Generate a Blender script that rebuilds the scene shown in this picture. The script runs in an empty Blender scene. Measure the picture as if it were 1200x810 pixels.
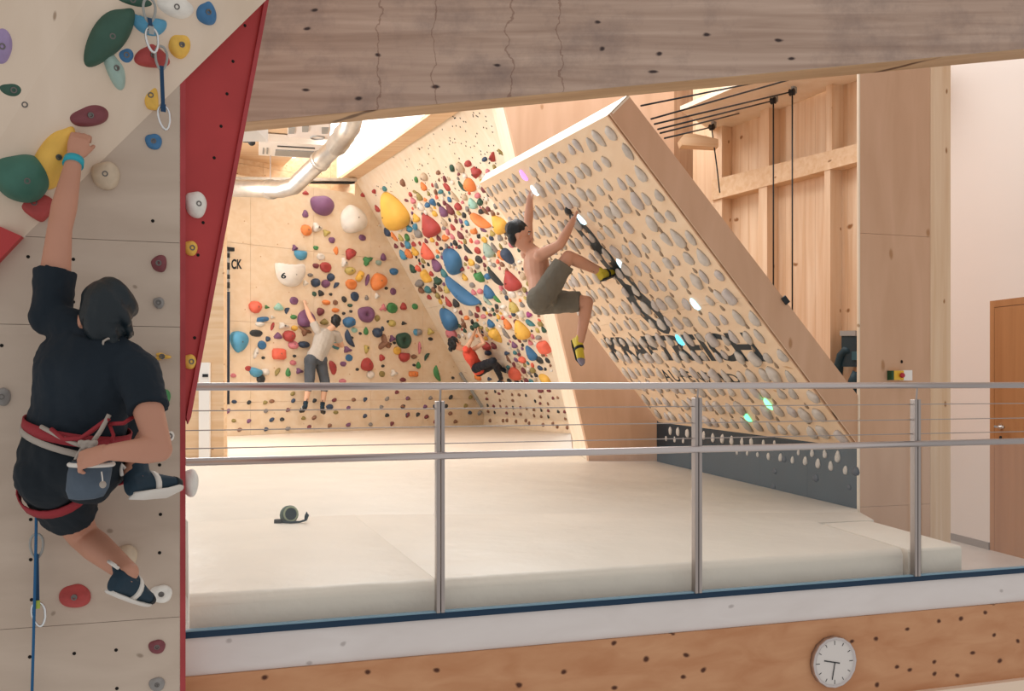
import bpy, bmesh, math, random
import numpy as np
from mathutils import Vector, Matrix

random.seed(7)
scene = bpy.context.scene
COL = scene.collection
V = Vector

# ------------------------------------------------------------------ camera, world, lights, exposure
F, EYE = 1150.0, 1.2                       # focal length in pixels of the 1200 px frame, eye height
cam_d = bpy.data.cameras.new('camera'); cam = bpy.data.objects.new('camera', cam_d); COL.objects.link(cam)
cam.location = (0, 0, EYE); cam.rotation_euler = (math.pi / 2, 0, 0)
cam_d.sensor_width = 36; cam_d.lens = 36 * F / 1200; cam_d.shift_y = 42 / 1200
cam_d.clip_start = .05; cam_d.clip_end = 200
scene.camera = cam

world = bpy.data.worlds.new('daylight'); scene.world = world; world.use_nodes = True
bg = world.node_tree.nodes['Background']
bg.inputs[0].default_value = (1.0, .975, .955, 1); bg.inputs[1].default_value = .5

def area(name, loc, target, sx, sy, power, col=(1, .985, .97)):
    l = bpy.data.lights.new(name, 'AREA'); l.shape = 'RECTANGLE'; l.size = sx; l.size_y = sy
    l.energy = power; l.color = col
    o = bpy.data.objects.new(name, l); COL.objects.link(o); o.location = loc
    o.rotation_euler = (V(target) - V(loc)).to_track_quat('-Z', 'Y').to_euler()
    return o
area('skylight_lamp', (-1.8, 15.0, 7.0), (-1.6, 16.0, 0), 5, 6, 900)
area('hall_fill', (0.0, 9.5, 6.4), (0.2, 10.0, 0), 4, 4, 190)  # added fill light over the mats; no ceiling lamp is known here
area('side_fill', (-6.5, 13.0, 3.4), (1.0, 13.0, 1.4), 5, 3, 270)  # added fill light from the left; no window is known on that side

scene.view_settings.view_transform = 'Standard'; scene.view_settings.look = 'None'
scene.view_settings.gamma = 1; scene.view_settings.use_curve_mapping = False
scene.view_settings.exposure = 0.36

# ------------------------------------------------------------------ geometry helpers
def at(x, y, d): return V(((x - 600) / F * d, d, EYE + (447 - y) / F * d))
def gz(x, y, z): return at(x, y, (z - EYE) * F / (447 - y))
ORI = V((0, 0, EYE))
class Plane:
    def __init__(s, a, b, c):
        s.p = a.copy(); n = (b - a).cross(c - a).normalized()
        if n.dot(ORI - a) < 0: n = -n
        s.n = n
        up = V((0, 0, 1)) - n * n.z
        s.t = up.normalized(); s.b = s.t.cross(n).normalized()
    def hit(s, x, y):
        dr = at(x, y, 1) - ORI
        return ORI + dr * ((s.p - ORI).dot(s.n) / dr.dot(s.n))
    def uv(s, q): return ((q - s.p).dot(s.b), (q - s.p).dot(s.t))
    def pt(s, u, v, w=0): return s.p + s.b * u + s.t * v + s.n * w

def S(h, a=1):
    h = h.lstrip('#'); r = []
    for i in (0, 2, 4):
        c = int(h[i:i + 2], 16) / 255
        r.append(c / 12.92 if c <= .04045 else ((c + .055) / 1.055) ** 2.4)
    return (*r, a)

# ------------------------------------------------------------------ objects
def tag(o, label=None, cat=None, group=None, kind=None):
    if label: o['label'] = label
    if cat: o['category'] = cat
    if group: o['group'] = group
    if kind: o['kind'] = kind
    return o
def empty(name, loc, label=None, cat=None, group=None, kind=None):
    o = bpy.data.objects.new(name, None); COL.objects.link(o); o.location = loc
    o.empty_display_size = .1
    return tag(o, label, cat, group, kind)
def wloc(o):
    v = V((0, 0, 0))
    while o is not None: v = v + V(o.location); o = o.parent
    return v
def put(name, me, mat=None, parent=None, smooth=False):
    """me is in world coordinates; top-level meshes are re-centred on their own base"""
    if mat is not None and not me.materials: me.materials.append(mat)
    if smooth: me.shade_smooth()
    o = bpy.data.objects.new(name, me); COL.objects.link(o)
    if parent is not None:
        o.parent = parent
        o.matrix_parent_inverse = Matrix.Translation(-V(parent.location)) if parent.parent is None else Matrix.Identity(4)
        if parent.parent is None and parent.type == 'MESH':
            o.matrix_parent_inverse = Matrix.Translation(-V(parent.location))
    else:
        co = [v.co for v in me.vertices]
        mn = V([min(c[i] for c in co) for i in range(3)]); mx = V([max(c[i] for c in co) for i in range(3)])
        c = V(((mn.x + mx.x) / 2, (mn.y + mx.y) / 2, mn.z))
        me.transform(Matrix.Translation(-c)); o.location = c
    return o

class MB:
    def __init__(s): s.v = []; s.f = []
    def add(s, vs, fs):
        k = len(s.v); s.v += [V(q) for q in vs]; s.f += [[i + k for i in f] for f in fs]; return s
    def slab(s, poly, off):
        """closed prism: polygon pushed along off"""
        n = len(poly); off = V(off)
        s.add(list(poly) + [q + off for q in poly],
              [list(range(n)), list(range(2 * n - 1, n - 1, -1))] + [[i, i + n, (i + 1) % n + n, (i + 1) % n] for i in range(n)])
        return s
    def box(s, c, ax, ay, az):
        c, ax, ay, az = V(c), V(ax), V(ay), V(az)
        vs = [c + ax * i + ay * j + az * k for k in (-1, 1) for j in (-1, 1) for i in (-1, 1)]
        return s.add(vs, [[0, 2, 3, 1], [4, 5, 7, 6], [0, 1, 5, 4], [2, 6, 7, 3], [0, 4, 6, 2], [1, 3, 7, 5]])
    def loft(s, rings, closed=False):
        """rings: list of (centre, ax, ay) ellipses"""
        N = 16; base = len(s.v)
        for c, ax, ay in rings:
            for i in range(N):
                a = 2 * math.pi * i / N
                s.v.append(V(c) + V(ax) * math.cos(a) + V(ay) * math.sin(a))
        R = len(rings)
        for r in range(R if closed else R - 1):
            for i in range(N):
                a, b = base + r * N, base + ((r + 1) % R) * N
                s.f.append([a + i, a + (i + 1) % N, b + (i + 1) % N, b + i])
        if not closed:
            s.f.append([base + i for i in range(N - 1, -1, -1)])
            s.f.append([base + (R - 1) * N + i for i in range(N)])
        return s
    def tube(s, pts, r, closed=False, flat=None):
        pts = [V(p) for p in pts]; n = len(pts); rings = []
        t0 = (pts[1] - pts[0]).normalized()
        u = t0.orthogonal().normalized()
        for i, p in enumerate(pts):
            if closed: t = (pts[(i + 1) % n] - pts[i - 1]).normalized()
            else: t = (pts[min(i + 1, n - 1)] - pts[max(i - 1, 0)]).normalized()
            u = (u - t * u.dot(t))
            u = u.normalized() if u.length > 1e-6 else t.orthogonal().normalized()
            w = t.cross(u); rr = r[i] if isinstance(r, (list, tuple)) else r
            rings.append((p, u * rr, w * rr))
        return s.loft(rings, closed)
    def capsule(s, p, q, r1, r2):
        p, q = V(p), V(q); t = (q - p); L = t.length
        t = t.normalized() if L > 1e-6 else V((0, 0, 1)); u = t.orthogonal().normalized(); w = t.cross(u); R = []
        for k in (0.02, .38, .7, .92): a = math.sqrt(1 - (1 - k) ** 2); R.append((p - t * r1 * (1 - k), u * r1 * a, w * r1 * a))
        R.append((p, u * r1, w * r1)); R.append((q, u * r2, w * r2))
        for k in (.92, .7, .38, .02): a = math.sqrt(1 - (1 - k) ** 2); R.append((q + t * r2 * (1 - k), u * r2 * a, w * r2 * a))
        return s.loft(R)
    def ell(s, c, ax, ay, az):
        c, ax, ay, az = V(c), V(ax), V(ay), V(az); R = []
        for k in range(11):
            a = math.pi * (k + .06 + (k / 10) * -.12) / 10
            R.append((c - az * math.cos(a), ax * math.sin(a), ay * math.sin(a)))
        return s.loft(R)
    def mesh(s, name='m'):
        me = bpy.data.meshes.new(name); me.from_pydata([tuple(v) for v in s.v], [], s.f)
        bm = bmesh.new(); bm.from_mesh(me); bmesh.ops.recalc_face_normals(bm, faces=bm.faces); bm.to_mesh(me); bm.free()
        return me
    def put(s, name, mat, parent=None, smooth=False): return put(name, s.mesh(name), mat, parent, smooth)

def bevel_mesh(me, w, seg=2):
    bm = bmesh.new(); bm.from_mesh(me)
    bmesh.ops.bevel(bm, geom=list(bm.edges), offset=w, segments=seg, profile=.6, affect='EDGES', clamp_overlap=True)
    bm.to_mesh(me); bm.free(); return me
def fuse(mb, name, voxel, smooth_it=3, fac=.5):
    """many closed pieces -> one continuous skin"""
    me = mb.mesh(name); tmp = bpy.data.objects.new('tmp', me); COL.objects.link(tmp)
    m = tmp.modifiers.new('r', 'REMESH'); m.mode = 'VOXEL'; m.voxel_size = voxel
    s = tmp.modifiers.new('s', 'SMOOTH'); s.factor = fac; s.iterations = smooth_it
    dg = bpy.context.evaluated_depsgraph_get()
    out = bpy.data.meshes.new_from_object(tmp.evaluated_get(dg)); out.name = name
    bpy.data.objects.remove(tmp); out.shade_smooth(); return out

def clip(poly, a, b, c):
    """keep a*u+b*v<=c"""
    out = []
    for i in range(len(poly)):
        p, q = poly[i], poly[(i + 1) % len(poly)]
        fp, fq = a * p[0] + b * p[1] - c, a * q[0] + b * q[1] - c
        if fp <= 0: out.append(p)
        if (fp < 0 < fq) or (fq < 0 < fp):
            t = fp / (fp - fq); out.append((p[0] + (q[0] - p[0]) * t, p[1] + (q[1] - p[1]) * t))
    return out
def panels(pl, poly3, us, vs, mat, parent, name='panel', gap=.002, thick=.018, lift=0):
    """split a polygon of a plane into panel children along u and v cut lists"""
    poly = [pl.uv(q) for q in poly3]; res = []
    U = [-99] + sorted(us) + [99]; W = [-99] + sorted(vs) + [99]
    MB().slab([q - pl.n * (thick + .004 - lift) for q in poly3], pl.n * -.012).put('light_stop', M['ply_side'], parent)  # unseen slab added to stop light leaking through the panel gaps
    for i in range(len(U) - 1):
        for j in range(len(W) - 1):
            p = clip(poly, -1, 0, -(U[i] + gap)); p = clip(p, 1, 0, U[i + 1] - gap) if p else p
            p = clip(p, 0, -1, -(W[j] + gap)) if p else p; p = clip(p, 0, 1, W[j + 1] - gap) if p else p
            if len(p) < 3: continue
            ar = abs(sum(p[k][0] * p[(k + 1) % len(p)][1] - p[(k + 1) % len(p)][0] * p[k][1] for k in range(len(p)))) / 2
            if ar < 1e-3: continue
            res.append(MB().slab([pl.pt(u, v, lift) for u, v in p], pl.n * -thick).put(name, mat, parent))
    return res

# ------------------------------------------------------------------ materials
def mat(name, col, rough=.6, metal=0, spec=.4, bump=0, bscale=40, var=0, vscale=5, emit=None, es=1, bdist=.01):
    m = bpy.data.materials.new(name); m.use_nodes = True; nt = m.node_tree; N = nt.nodes; L = nt.links
    b = N['Principled BSDF']; b.inputs['Base Color'].default_value = col; b.inputs['Roughness'].default_value = rough
    b.inputs['Metallic'].default_value = metal; b.inputs['Specular IOR Level'].default_value = spec
    tc = N.new('ShaderNodeTexCoord')
    if var:
        n = N.new('ShaderNodeTexNoise'); n.inputs['Scale'].default_value = vscale; n.inputs['Detail'].default_value = 5
        L.new(tc.outputs['Object'], n.inputs['Vector'])
        r = N.new('ShaderNodeValToRGB'); r.color_ramp.elements[0].position = .35; r.color_ramp.elements[1].position = .7
        r.color_ramp.elements[0].color = tuple(c * (1 - var) for c in col[:3]) + (1,)
        r.color_ramp.elements[1].color = tuple(min(1, c * (1 + var) + var * .04) for c in col[:3]) + (1,)
        L.new(n.outputs[0], r.inputs[0]); L.new(r.outputs[0], b.inputs['Base Color'])
    if bump:
        n = N.new('ShaderNodeTexNoise'); n.inputs['Scale'].default_value = bscale; n.inputs['Detail'].default_value = 6
        L.new(tc.outputs['Object'], n.inputs['Vector'])
        bp = N.new('ShaderNodeBump'); bp.inputs['Strength'].default_value = bump; bp.inputs['Distance'].default_value = bdist
        L.new(n.outputs[0], bp.inputs['Height']); L.new(bp.outputs[0], b.inputs['Normal'])
    if emit: b.inputs['Emission Color'].default_value = emit; b.inputs['Emission Strength'].default_value = es
    return m
def wood(name, c1, c2, axis=0, fine=14, stretch=.06, knots=0, kcol=(.12, .06, .03, 1), kthr=.11, rough=.55, stains=None, joints=None, contrast=(.3, .72), kdens=.55):
    m = bpy.data.materials.new(name); m.use_nodes = True; nt = m.node_tree; N = nt.nodes; L = nt.links
    b = N['Principled BSDF']; b.inputs['Roughness'].default_value = rough; b.inputs['Specular IOR Level'].default_value = .25
    tc = N.new('ShaderNodeTexCoord'); mp = N.new('ShaderNodeMapping'); sc = [1, 1, 1]; sc[axis] = stretch
    mp.inputs['Scale'].default_value = sc; L.new(tc.outputs['Object'], mp.inputs['Vector'])
    n = N.new('ShaderNodeTexNoise'); n.inputs['Scale'].default_value = fine; n.inputs['Detail'].default_value = 7; n.inputs['Distortion'].default_value = .5
    L.new(mp.outputs[0], n.inputs['Vector'])
    r = N.new('ShaderNodeValToRGB'); r.color_ramp.elements[0].position = contrast[0]; r.color_ramp.elements[1].position = contrast[1]
    r.color_ramp.elements[0].color = c2; r.color_ramp.elements[1].color = c1; L.new(n.outputs[0], r.inputs[0])
    out = r.outputs[0]
    def mixc(fac, col):
        nonlocal out
        x = N.new('ShaderNodeMix'); x.data_type = 'RGBA'; L.new(fac, x.inputs[0]); L.new(out, x.inputs[6]); x.inputs[7].default_value = col; out = x.outputs[2]
    if stains:
        n2 = N.new('ShaderNodeTexNoise'); n2.inputs['Scale'].default_value = 2.2; n2.inputs['Detail'].default_value = 8; n2.inputs['Roughness'].default_value = .7
        L.new(tc.outputs['Object'], n2.inputs['Vector'])
        r2 = N.new('ShaderNodeValToRGB'); r2.color_ramp.elements[0].position = .48; r2.color_ramp.elements[1].position = .7
        r2.color_ramp.elements[0].color = (0, 0, 0, 1); r2.color_ramp.elements[1].color = (.6, .6, .6, 1); L.new(n2.outputs[0], r2.inputs[0]); mixc(r2.outputs[0], stains)
    if knots:
        mk = N.new('ShaderNodeMapping'); s2 = [1, 1, 1]; s2[axis] = .55; mk.inputs['Scale'].default_value = s2; L.new(tc.outputs['Object'], mk.inputs['Vector'])
        nz = N.new('ShaderNodeTexNoise'); nz.inputs['Scale'].default_value = 9
        L.new(mk.outputs[0], nz.inputs['Vector'])
        ad = N.new('ShaderNodeMix'); ad.data_type = 'VECTOR'; ad.inputs[0].default_value = .04; L.new(mk.outputs[0], ad.inputs[4]); L.new(nz.outputs[1], ad.inputs[5])
        vo = N.new('ShaderNodeTexVoronoi'); vo.voronoi_dimensions = '2D'; vo.inputs['Scale'].default_value = knots
        sq = N.new('ShaderNodeSeparateXYZ'); L.new(ad.outputs[1], sq.inputs[0]); xy = N.new('ShaderNodeMath'); xy.operation = 'MULTIPLY_ADD'; xy.inputs[1].default_value = .8; L.new(sq.outputs[1], xy.inputs[0]); L.new(sq.outputs[0], xy.inputs[2])
        cx = N.new('ShaderNodeCombineXYZ'); L.new(xy.outputs[0], cx.inputs[0]); L.new(sq.outputs[2], cx.inputs[1]); L.new(cx.outputs[0], vo.inputs['Vector'])
        sp = N.new('ShaderNodeSeparateColor'); L.new(vo.outputs['Color'], sp.inputs[0])
        k1 = N.new('ShaderNodeMapRange'); k1.inputs[1].default_value = kthr; k1.inputs[2].default_value = kthr * .45; L.new(vo.outputs['Distance'], k1.inputs[0])
        k2 = N.new('ShaderNodeMath'); k2.operation = 'GREATER_THAN'; k2.inputs[1].default_value = kdens; L.new(sp.outputs[0], k2.inputs[0])
        k3 = N.new('ShaderNodeMath'); k3.operation = 'MULTIPLY'; L.new(k1.outputs[0], k3.inputs[0]); L.new(k2.outputs[0], k3.inputs[1])
        mixc(k3.outputs[0], kcol)
    if joints:                                    # zig-zag finger joints of a glued beam: (positions, amplitude, period, colour)
        xs, amp, per, jc = joints
        sx = N.new('ShaderNodeSeparateXYZ'); L.new(tc.outputs['Object'], sx.inputs[0])
        nj = N.new('ShaderNodeTexNoise'); nj.inputs['Scale'].default_value = 9; nj.inputs['Detail'].default_value = 6; L.new(tc.outputs['Object'], nj.inputs['Vector'])
        pp = N.new('ShaderNodeMath'); pp.operation = 'PINGPONG'; pp.inputs[1].default_value = per; L.new(sx.outputs[2], pp.inputs[0])
        ml = N.new('ShaderNodeMath'); ml.operation = 'MULTIPLY_ADD'; ml.inputs[1].default_value = amp / per; L.new(pp.outputs[0], ml.inputs[0]); L.new(sx.outputs[0], ml.inputs[2])
        ns = N.new('ShaderNodeMath'); ns.operation = 'MULTIPLY_ADD'; ns.inputs[1].default_value = .16; L.new(nj.outputs[0], ns.inputs[0]); L.new(ml.outputs[0], ns.inputs[2])
        tot = None
        for x0 in xs:
            c = N.new('ShaderNodeMath'); c.operation = 'COMPARE'; c.inputs[1].default_value = x0; c.inputs[2].default_value = .0045; L.new(ns.outputs[0], c.inputs[0])
            if tot is None: tot = c.outputs[0]
            else:
                a = N.new('ShaderNodeMath'); a.operation = 'MAXIMUM'; L.new(tot, a.inputs[0]); L.new(c.outputs[0], a.inputs[1]); tot = a.outputs[0]
        fa = N.new('ShaderNodeMath'); fa.operation = 'MULTIPLY'; fa.inputs[1].default_value = .45; L.new(tot, fa.inputs[0]); mixc(fa.outputs[0], jc)
    L.new(out, b.inputs['Base Color'])
    bp = N.new('ShaderNodeBump'); bp.inputs['Strength'].default_value = .12; bp.inputs['Distance'].default_value = .005
    L.new(n.outputs[0], bp.inputs['Height']); L.new(bp.outputs[0], b.inputs['Normal'])
    return m

M = {}
M['ply'] = wood('birch_plywood', S('#f0ddc4'), S('#e8d0b0'), 0, 9, .1, knots=3.5, kcol=S('#cda67c'), kthr=.05, rough=.5)
M['ply_over'] = wood('pale_plywood', S('#f1e3cf'), S('#ead7bd'), 2, 8, .12, knots=5, kcol=S('#b89a78'), kthr=.05, rough=.5)
M['ply_board'] = wood('board_plywood', S('#f0d6b8'), S('#e9caa8'), 1, 8, .15, knots=4, kcol=S('#c79d6d'), kthr=.05, rough=.5)
M['ply_side'] = wood('brown_plywood', S('#d5ae90'), S('#c9a182'), 2, 6, .2, knots=2.2, kcol=S('#b0845f'), kthr=.05, rough=.55)  # on the wing wall this brown stands for shade
M['ply_left'] = wood('worn_plywood', S('#c9b7a6'), S('#baa796'), 0, 7, .12, knots=5, kcol=S('#9a8878'), kthr=.05, rough=.6)
M['ply_left_up'] = wood('worn_plywood_upper', S('#e4d1bd'), S('#d8c3ad'), 2, 4, .3, knots=5, kcol=S('#a78f79'), kthr=.05, rough=.6)
M['timber'] = wood('spruce_timber', S('#ead0b3'), S('#dab691'), 2, 16, .05, knots=4.5, kcol=S('#9a6c45'), kthr=.06)
M['timber_h'] = wood('spruce_timber_flat', S('#e9cdac'), S('#dab58c'), 0, 16, .05, knots=4.5, kcol=S('#9a6c45'), kthr=.06)
M['timber_dark'] = wood('brown_timber', S('#b28a68'), S('#93694a'), 2, 14, .06, knots=3)
M['beam'] = wood('weathered_beam', S('#cdb2a0'), S('#a58978'), 0, 22, .05, knots=6, kcol=S('#453836'), kthr=.075, stains=S('#7a6a66'), rough=.7,
                 joints=([-.62, -.32, .08, .34], .02, .06, S('#6b4433')), contrast=(.25, .75), kdens=.45)
M['beam_under'] = wood('beam_underside', S('#c4a27f'), S('#aa8866'), 0, 13, .07, knots=3, kthr=.08)
M['fascia_white'] = wood('white_glazed_wood', S('#e4dcd8'), S('#d9cfca'), 0, 10, .08, knots=5, kcol=S('#bcb2ae'), kthr=.06, contrast=(.2, .8))
M['fascia_wood'] = wood('knotty_wood', S('#cf9a72'), S('#bd835b'), 0, 12, .06, knots=7, kcol=S('#55301f'), kthr=.1, kdens=.4)
M['ledge'] = mat('pale_ledge', S('#ecd2ba'), .6)
M['red'] = mat('red_paint', S('#b23636'), .5, bump=.05, bscale=60, var=.08, vscale=3)
M['redtrim'] = mat('red_trim_paint', S('#a8383b'), .45, var=.1, vscale=8)
M['mat'] = mat('cream_vinyl', S('#ece0d1'), .45, bump=.5, bscale=2.6, bdist=.06, var=.03, vscale=2)
M['matfront'] = M['mat']
M['floor'] = mat('grey_floor', S('#c8bdb4'), .35, var=.05)
M['wallwhite'] = mat('white_plaster', S('#e9dfd7'), .8, bump=.03, bscale=80)
M['base'] = mat('grey_skirting', S('#9a928c'), .5)
M['door'] = wood('oak_door', S('#b98558'), S('#a8754a'), 2, 10, .06)
M['steel'] = mat('brushed_steel', S('#c9bfbc'), .3, metal=.85)
M['steelpost'] = mat('steel_post', S('#a79d98'), .32, metal=.85)
M['chrome'] = mat('chrome', S('#d8d8d8'), .18, metal=1)
M['chan'] = mat('dark_blue_channel', S('#15324a'), .35, metal=.3)
M['chantop'] = mat('pale_blue_gasket', S('#7f9fb0'), .4)
M['black'] = mat('black_plastic', S('#1b2024'), .5)
M['paint'] = mat('black_paint', S('#14252e'), .6)
M['dark'] = mat('dark_hole', S('#15100d'), .9)
M['kick'] = mat('dark_teal_kickboard', S('#12303d'), .5, bump=.1, bscale=60, var=.12, vscale=4)
M['kick_nohaze'] = mat('kickboard_nohaze', S('#0c2430'), .5, var=.1)
M['white'] = mat('white_plastic', S('#f0ece6'), .4)
M['grille'] = mat('grey_grille', S('#9b9b97'), .5)
M['duct'] = mat('galvanised_duct', S('#cfcac2'), .35, metal=.75, var=.12, vscale=6)
M['cable'] = mat('black_cable', S('#22262a'), .6)
M['skyglow'] = mat('bright_skylight', (1, 1, 1, 1), .5, emit=(1, .97, .95, 1), es=2.2)
def glass():
    m = bpy.data.materials.new('clear_glass'); m.use_nodes = True; nt = m.node_tree; N = nt.nodes; L = nt.links
    N.remove(N['Principled BSDF']); o = N['Material Output']
    t = N.new('ShaderNodeBsdfTransparent'); t.inputs[0].default_value = (.965, .97, .965, 1)
    g = N.new('ShaderNodeBsdfGlossy'); g.inputs['Roughness'].default_value = .02
    lw_ = N.new('ShaderNodeLayerWeight'); lw_.inputs[0].default_value = .5
    pw = N.new('ShaderNodeMath'); pw.operation = 'POWER'; pw.inputs[1].default_value = 4; L.new(lw_.outputs['Facing'], pw.inputs[0])
    fr = N.new('ShaderNodeMath'); fr.operation = 'MULTIPLY_ADD'; fr.inputs[1].default_value = .7; fr.inputs[2].default_value = .06; L.new(pw.outputs[0], fr.inputs[0])
    mx = N.new('ShaderNodeMixShader'); L.new(fr.outputs[0], mx.inputs[0]); L.new(t.outputs[0], mx.inputs[1]); L.new(g.outputs[0], mx.inputs[2]); L.new(mx.outputs[0], o.inputs[0])
    return m
M['glass'] = glass()

# ------------------------------------------------------------------ key planes of the room (mat top z = .3, floor z = -.2)
MT, FZ = .3, -.2
P1, P2, P3 = gz(265, 511, MT), gz(567, 498, MT), gz(670, 508, MT)
UP = V((0, 0, 1))
WB = Plane(P1, P2, P2 + UP)                        # back wall
WK = Plane(P2, P3, P2 + UP)                        # kicker of leaning wall
A0 = WB.hit(417, 212); K2 = WB.hit(567, 487); K3 = WK.hit(668, 495)
WO = Plane(A0, K2, K3)                             # leaning wall
B0, B1 = gz(770, 540, MT), gz(1008, 596, MT)
KK = Plane(B0, B1, B0 + UP)                        # kickboard
BL, BR = KK.hit(772, 495), KK.hit(1005, 525)
kd = (B1 - B0).normalized(); kn = V((kd.y, -kd.x, 0)); kn = kn if kn.x < 0 else -kn
_u = (712 - 600) / F; _s = (BR.x - _u * BR.y) / (_u * kn.y - kn.x)
TR = at(712, 135, BR.y + _s * kn.y)
KB = Plane(BL, BR, TR)                             # tilted training board
TL = KB.hit(562, 215)
G0, G1 = gz(217, 740, .17), gz(1200, 665, .17)
GL = Plane(G0, G1, G0 + UP)                        # railing plane
gd = (G1 - G0).normalized(); gn = GL.n
LE = at(217, 447, 3.86); LW = Plane(LE, LE + gd, LE + UP)   # left climbing wall
# ------------------------------------------------------------------ setting
def struct(name, loc, label, cat): return empty(name, loc, label, cat, kind='structure')

# floor
MB().slab([GL.hit(-100, 447) * 1 - gn * .1 + UP * (FZ - EYE), GL.hit(1400, 447) - gn * .1 + UP * (FZ - EYE), V((9, 24, FZ)), V((-9, 24, FZ))], (0, 0, -.1)).put('floor', M['floor'])
tag(bpy.data.objects['floor'], 'smooth grey floor showing at the right of the crash mats', 'floor', kind='structure')

# back wall (vertical, carries the letters CK)
wb = struct('wall_back', P1, 'upright birch plywood climbing wall at the back with scattered holds', 'wall')
top = 4.62
u2, _ = WB.uv(P2); uA, vA = WB.uv(A0)
pl0 = WB.pt(-2.2, 0)
poly = [WB.pt(-2.2, -.5), WB.pt(u2, -.5), K2, A0, WB.pt(uA, top - P1.z), WB.pt(-2.2, top - P1.z)]
panels(WB, poly, [.45, 1.7, 2.95, 4.2], [.55, 1.9, 3.2], M['ply'], wb)
# wood above
WU = Plane(P1 - WB.n * .35, P2 - WB.n * .35, P1 - WB.n * .35 + UP)
wu = struct('wall_upper', P1 - WB.n * .35, 'pine boarding above the back climbing wall behind the round duct', 'wall')
panels(WU, [WU.pt(-2.5, 4.2), WU.pt(4.6, 4.2), WU.pt(4.6, 5.3), WU.pt(-2.5, 5.3)], [.9, 2.3, 3.6], [4.62], M['timber_h'], wu)
MB().slab([WB.pt(-2.2, top - P1.z + .02), WB.pt(uA - .05, top - P1.z + .02), WU.pt(uA - .05, top - P1.z + .02), WU.pt(-2.2, top - P1.z + .02)], (0, 0, -.02)).put('top_shelf', M['ply'], wb)

# leaning wall and its kicker
wo = struct('wall_leaning', P2, 'steep overhanging plywood wall crowded with coloured holds', 'wall')
Q0, Q1, Q2 = WO.hit(520, 133), WO.hit(587, 105), WO.hit(560, 95)
panels(WO, [K2, K3, WO.hit(590, 130), Q1, Q2, Q0, A0], [1.2, 2.6], [-4.0, -2.75, -1.4], M['ply_over'], wo)
panels(WK, [P2 - UP * .5, P3 - UP * .5, K3, K2], [1.6], [], M['ply'], wo, 'kicker_panel')
MB().tube([WO.hit(540, 436) + WO.n * .02, WO.hit(566, 476) + WO.n * .02], .035).put('seam_bar', M['grille'], wo)

# wing wall between leaning wall and training board
wy = at(690, 540, 11.13).y
wing = [at(690, 625, 11.13), at(690, 540, 11.13), at(689, 524, 11.13), at(655, 380, 11.13), at(606, 184, 11.13), at(593, 130, 11.13), at(575, 60, 11.13),
        at(790, 60, 11.13), at(790, 625, 11.13)]
ww = struct('wall_wing', wing[1], 'plain plywood side wall with its shade painted brown between leaning wall and tilted board', 'wall')
MB().slab(wing, (-.02, .04, 0)).put('panel', M['ply_side'], ww)  # shade on the wing is put into the brown colour
back = V((-.075, 1.67, 0))
cheek = wing[:7]
for i in range(len(cheek) - 1):
    a, b = cheek[i], cheek[i + 1]
    MB().slab([a + V((.001, .02, 0)), b + V((.001, .02, 0)), b + back, a + back], (.03, 0, 0)).put('edge_panel', M['ply_over'], ww)  # paler plywood paints the lit edge of the wing

# left climbing wall
lw = struct('wall_left', LE, 'worn grey plywood climbing wall at the left edge', 'wall')
c0, c1 = LW.hit(28, 278), LW.hit(217, 93)
cd = (c1 - c0)
cL = c0 - cd * 1.2; cR = c1 + cd * .95
lowpoly = [LW.hit(211, 1000), LW.hit(211, 99), c0 + cd * .97, cL, LW.hit(-150, 520), LW.hit(-150, 1000)]
lowpoly = [LW.hit(211, 1000), LW.hit(211, 98.5), LW.hit(-120, 423), LW.hit(-120, 1000)]
v1, v2, v3 = LW.uv(LW.hit(120, 281))[1], LW.uv(LW.hit(100, 731))[1], LW.uv(LW.hit(190, 383))[1]
panels(LW, lowpoly, [], [v2, v3, v1], M['ply_left'], lw, thick=.03, gap=.0009)
MB().slab([LW.hit(210, 1000), LW.hit(217.5, 1000), LW.hit(217.5, 36), LW.hit(210, 36)], LW.n * -.06).put('edge_strip', M['redtrim'], lw)
# overhanging upper panel, hinged on the crease
lean = (LW.n * .36 + UP * .93).normalized()
UPP = Plane(c0, c1, c0 + lean * 1 + gd * -.2)
up_poly = [cL, cR, cR + lean * 1.2, cL + lean * 2.4 - gd * 1.0]
MB().slab(up_poly, UPP.n * -.04).put('upper_panel', M['ply_left_up'], lw)
# red fin
rd = (gd * .93 - gn * .37).normalized()
RP = Plane(LE - gn * .055, LE - gn * .055 + rd, LE - gn * .055 + UP)
red = MB().slab([RP.hit(214, 497), RP.hit(222, 489), RP.hit(316, -12), RP.hit(345, -160), RP.hit(200, -160), RP.hit(214, 36)], RP.n * -.03).put('red_fin', M['red'], lw)
red['label'] = 'dark red triangular side panel'
MB().slab([RP.hit(219, 497), RP.hit(222.5, 489), RP.hit(318, -22), RP.hit(313, -22), RP.hit(217, 489)], RP.n * .012).put('fin_edge', M['redtrim'], red)
MB().slab([LW.hit(-60, 240), LW.hit(28, 279), LW.hit(-60, 372)], LW.n * .05).put('red_volume', M['red'], lw)
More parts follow.
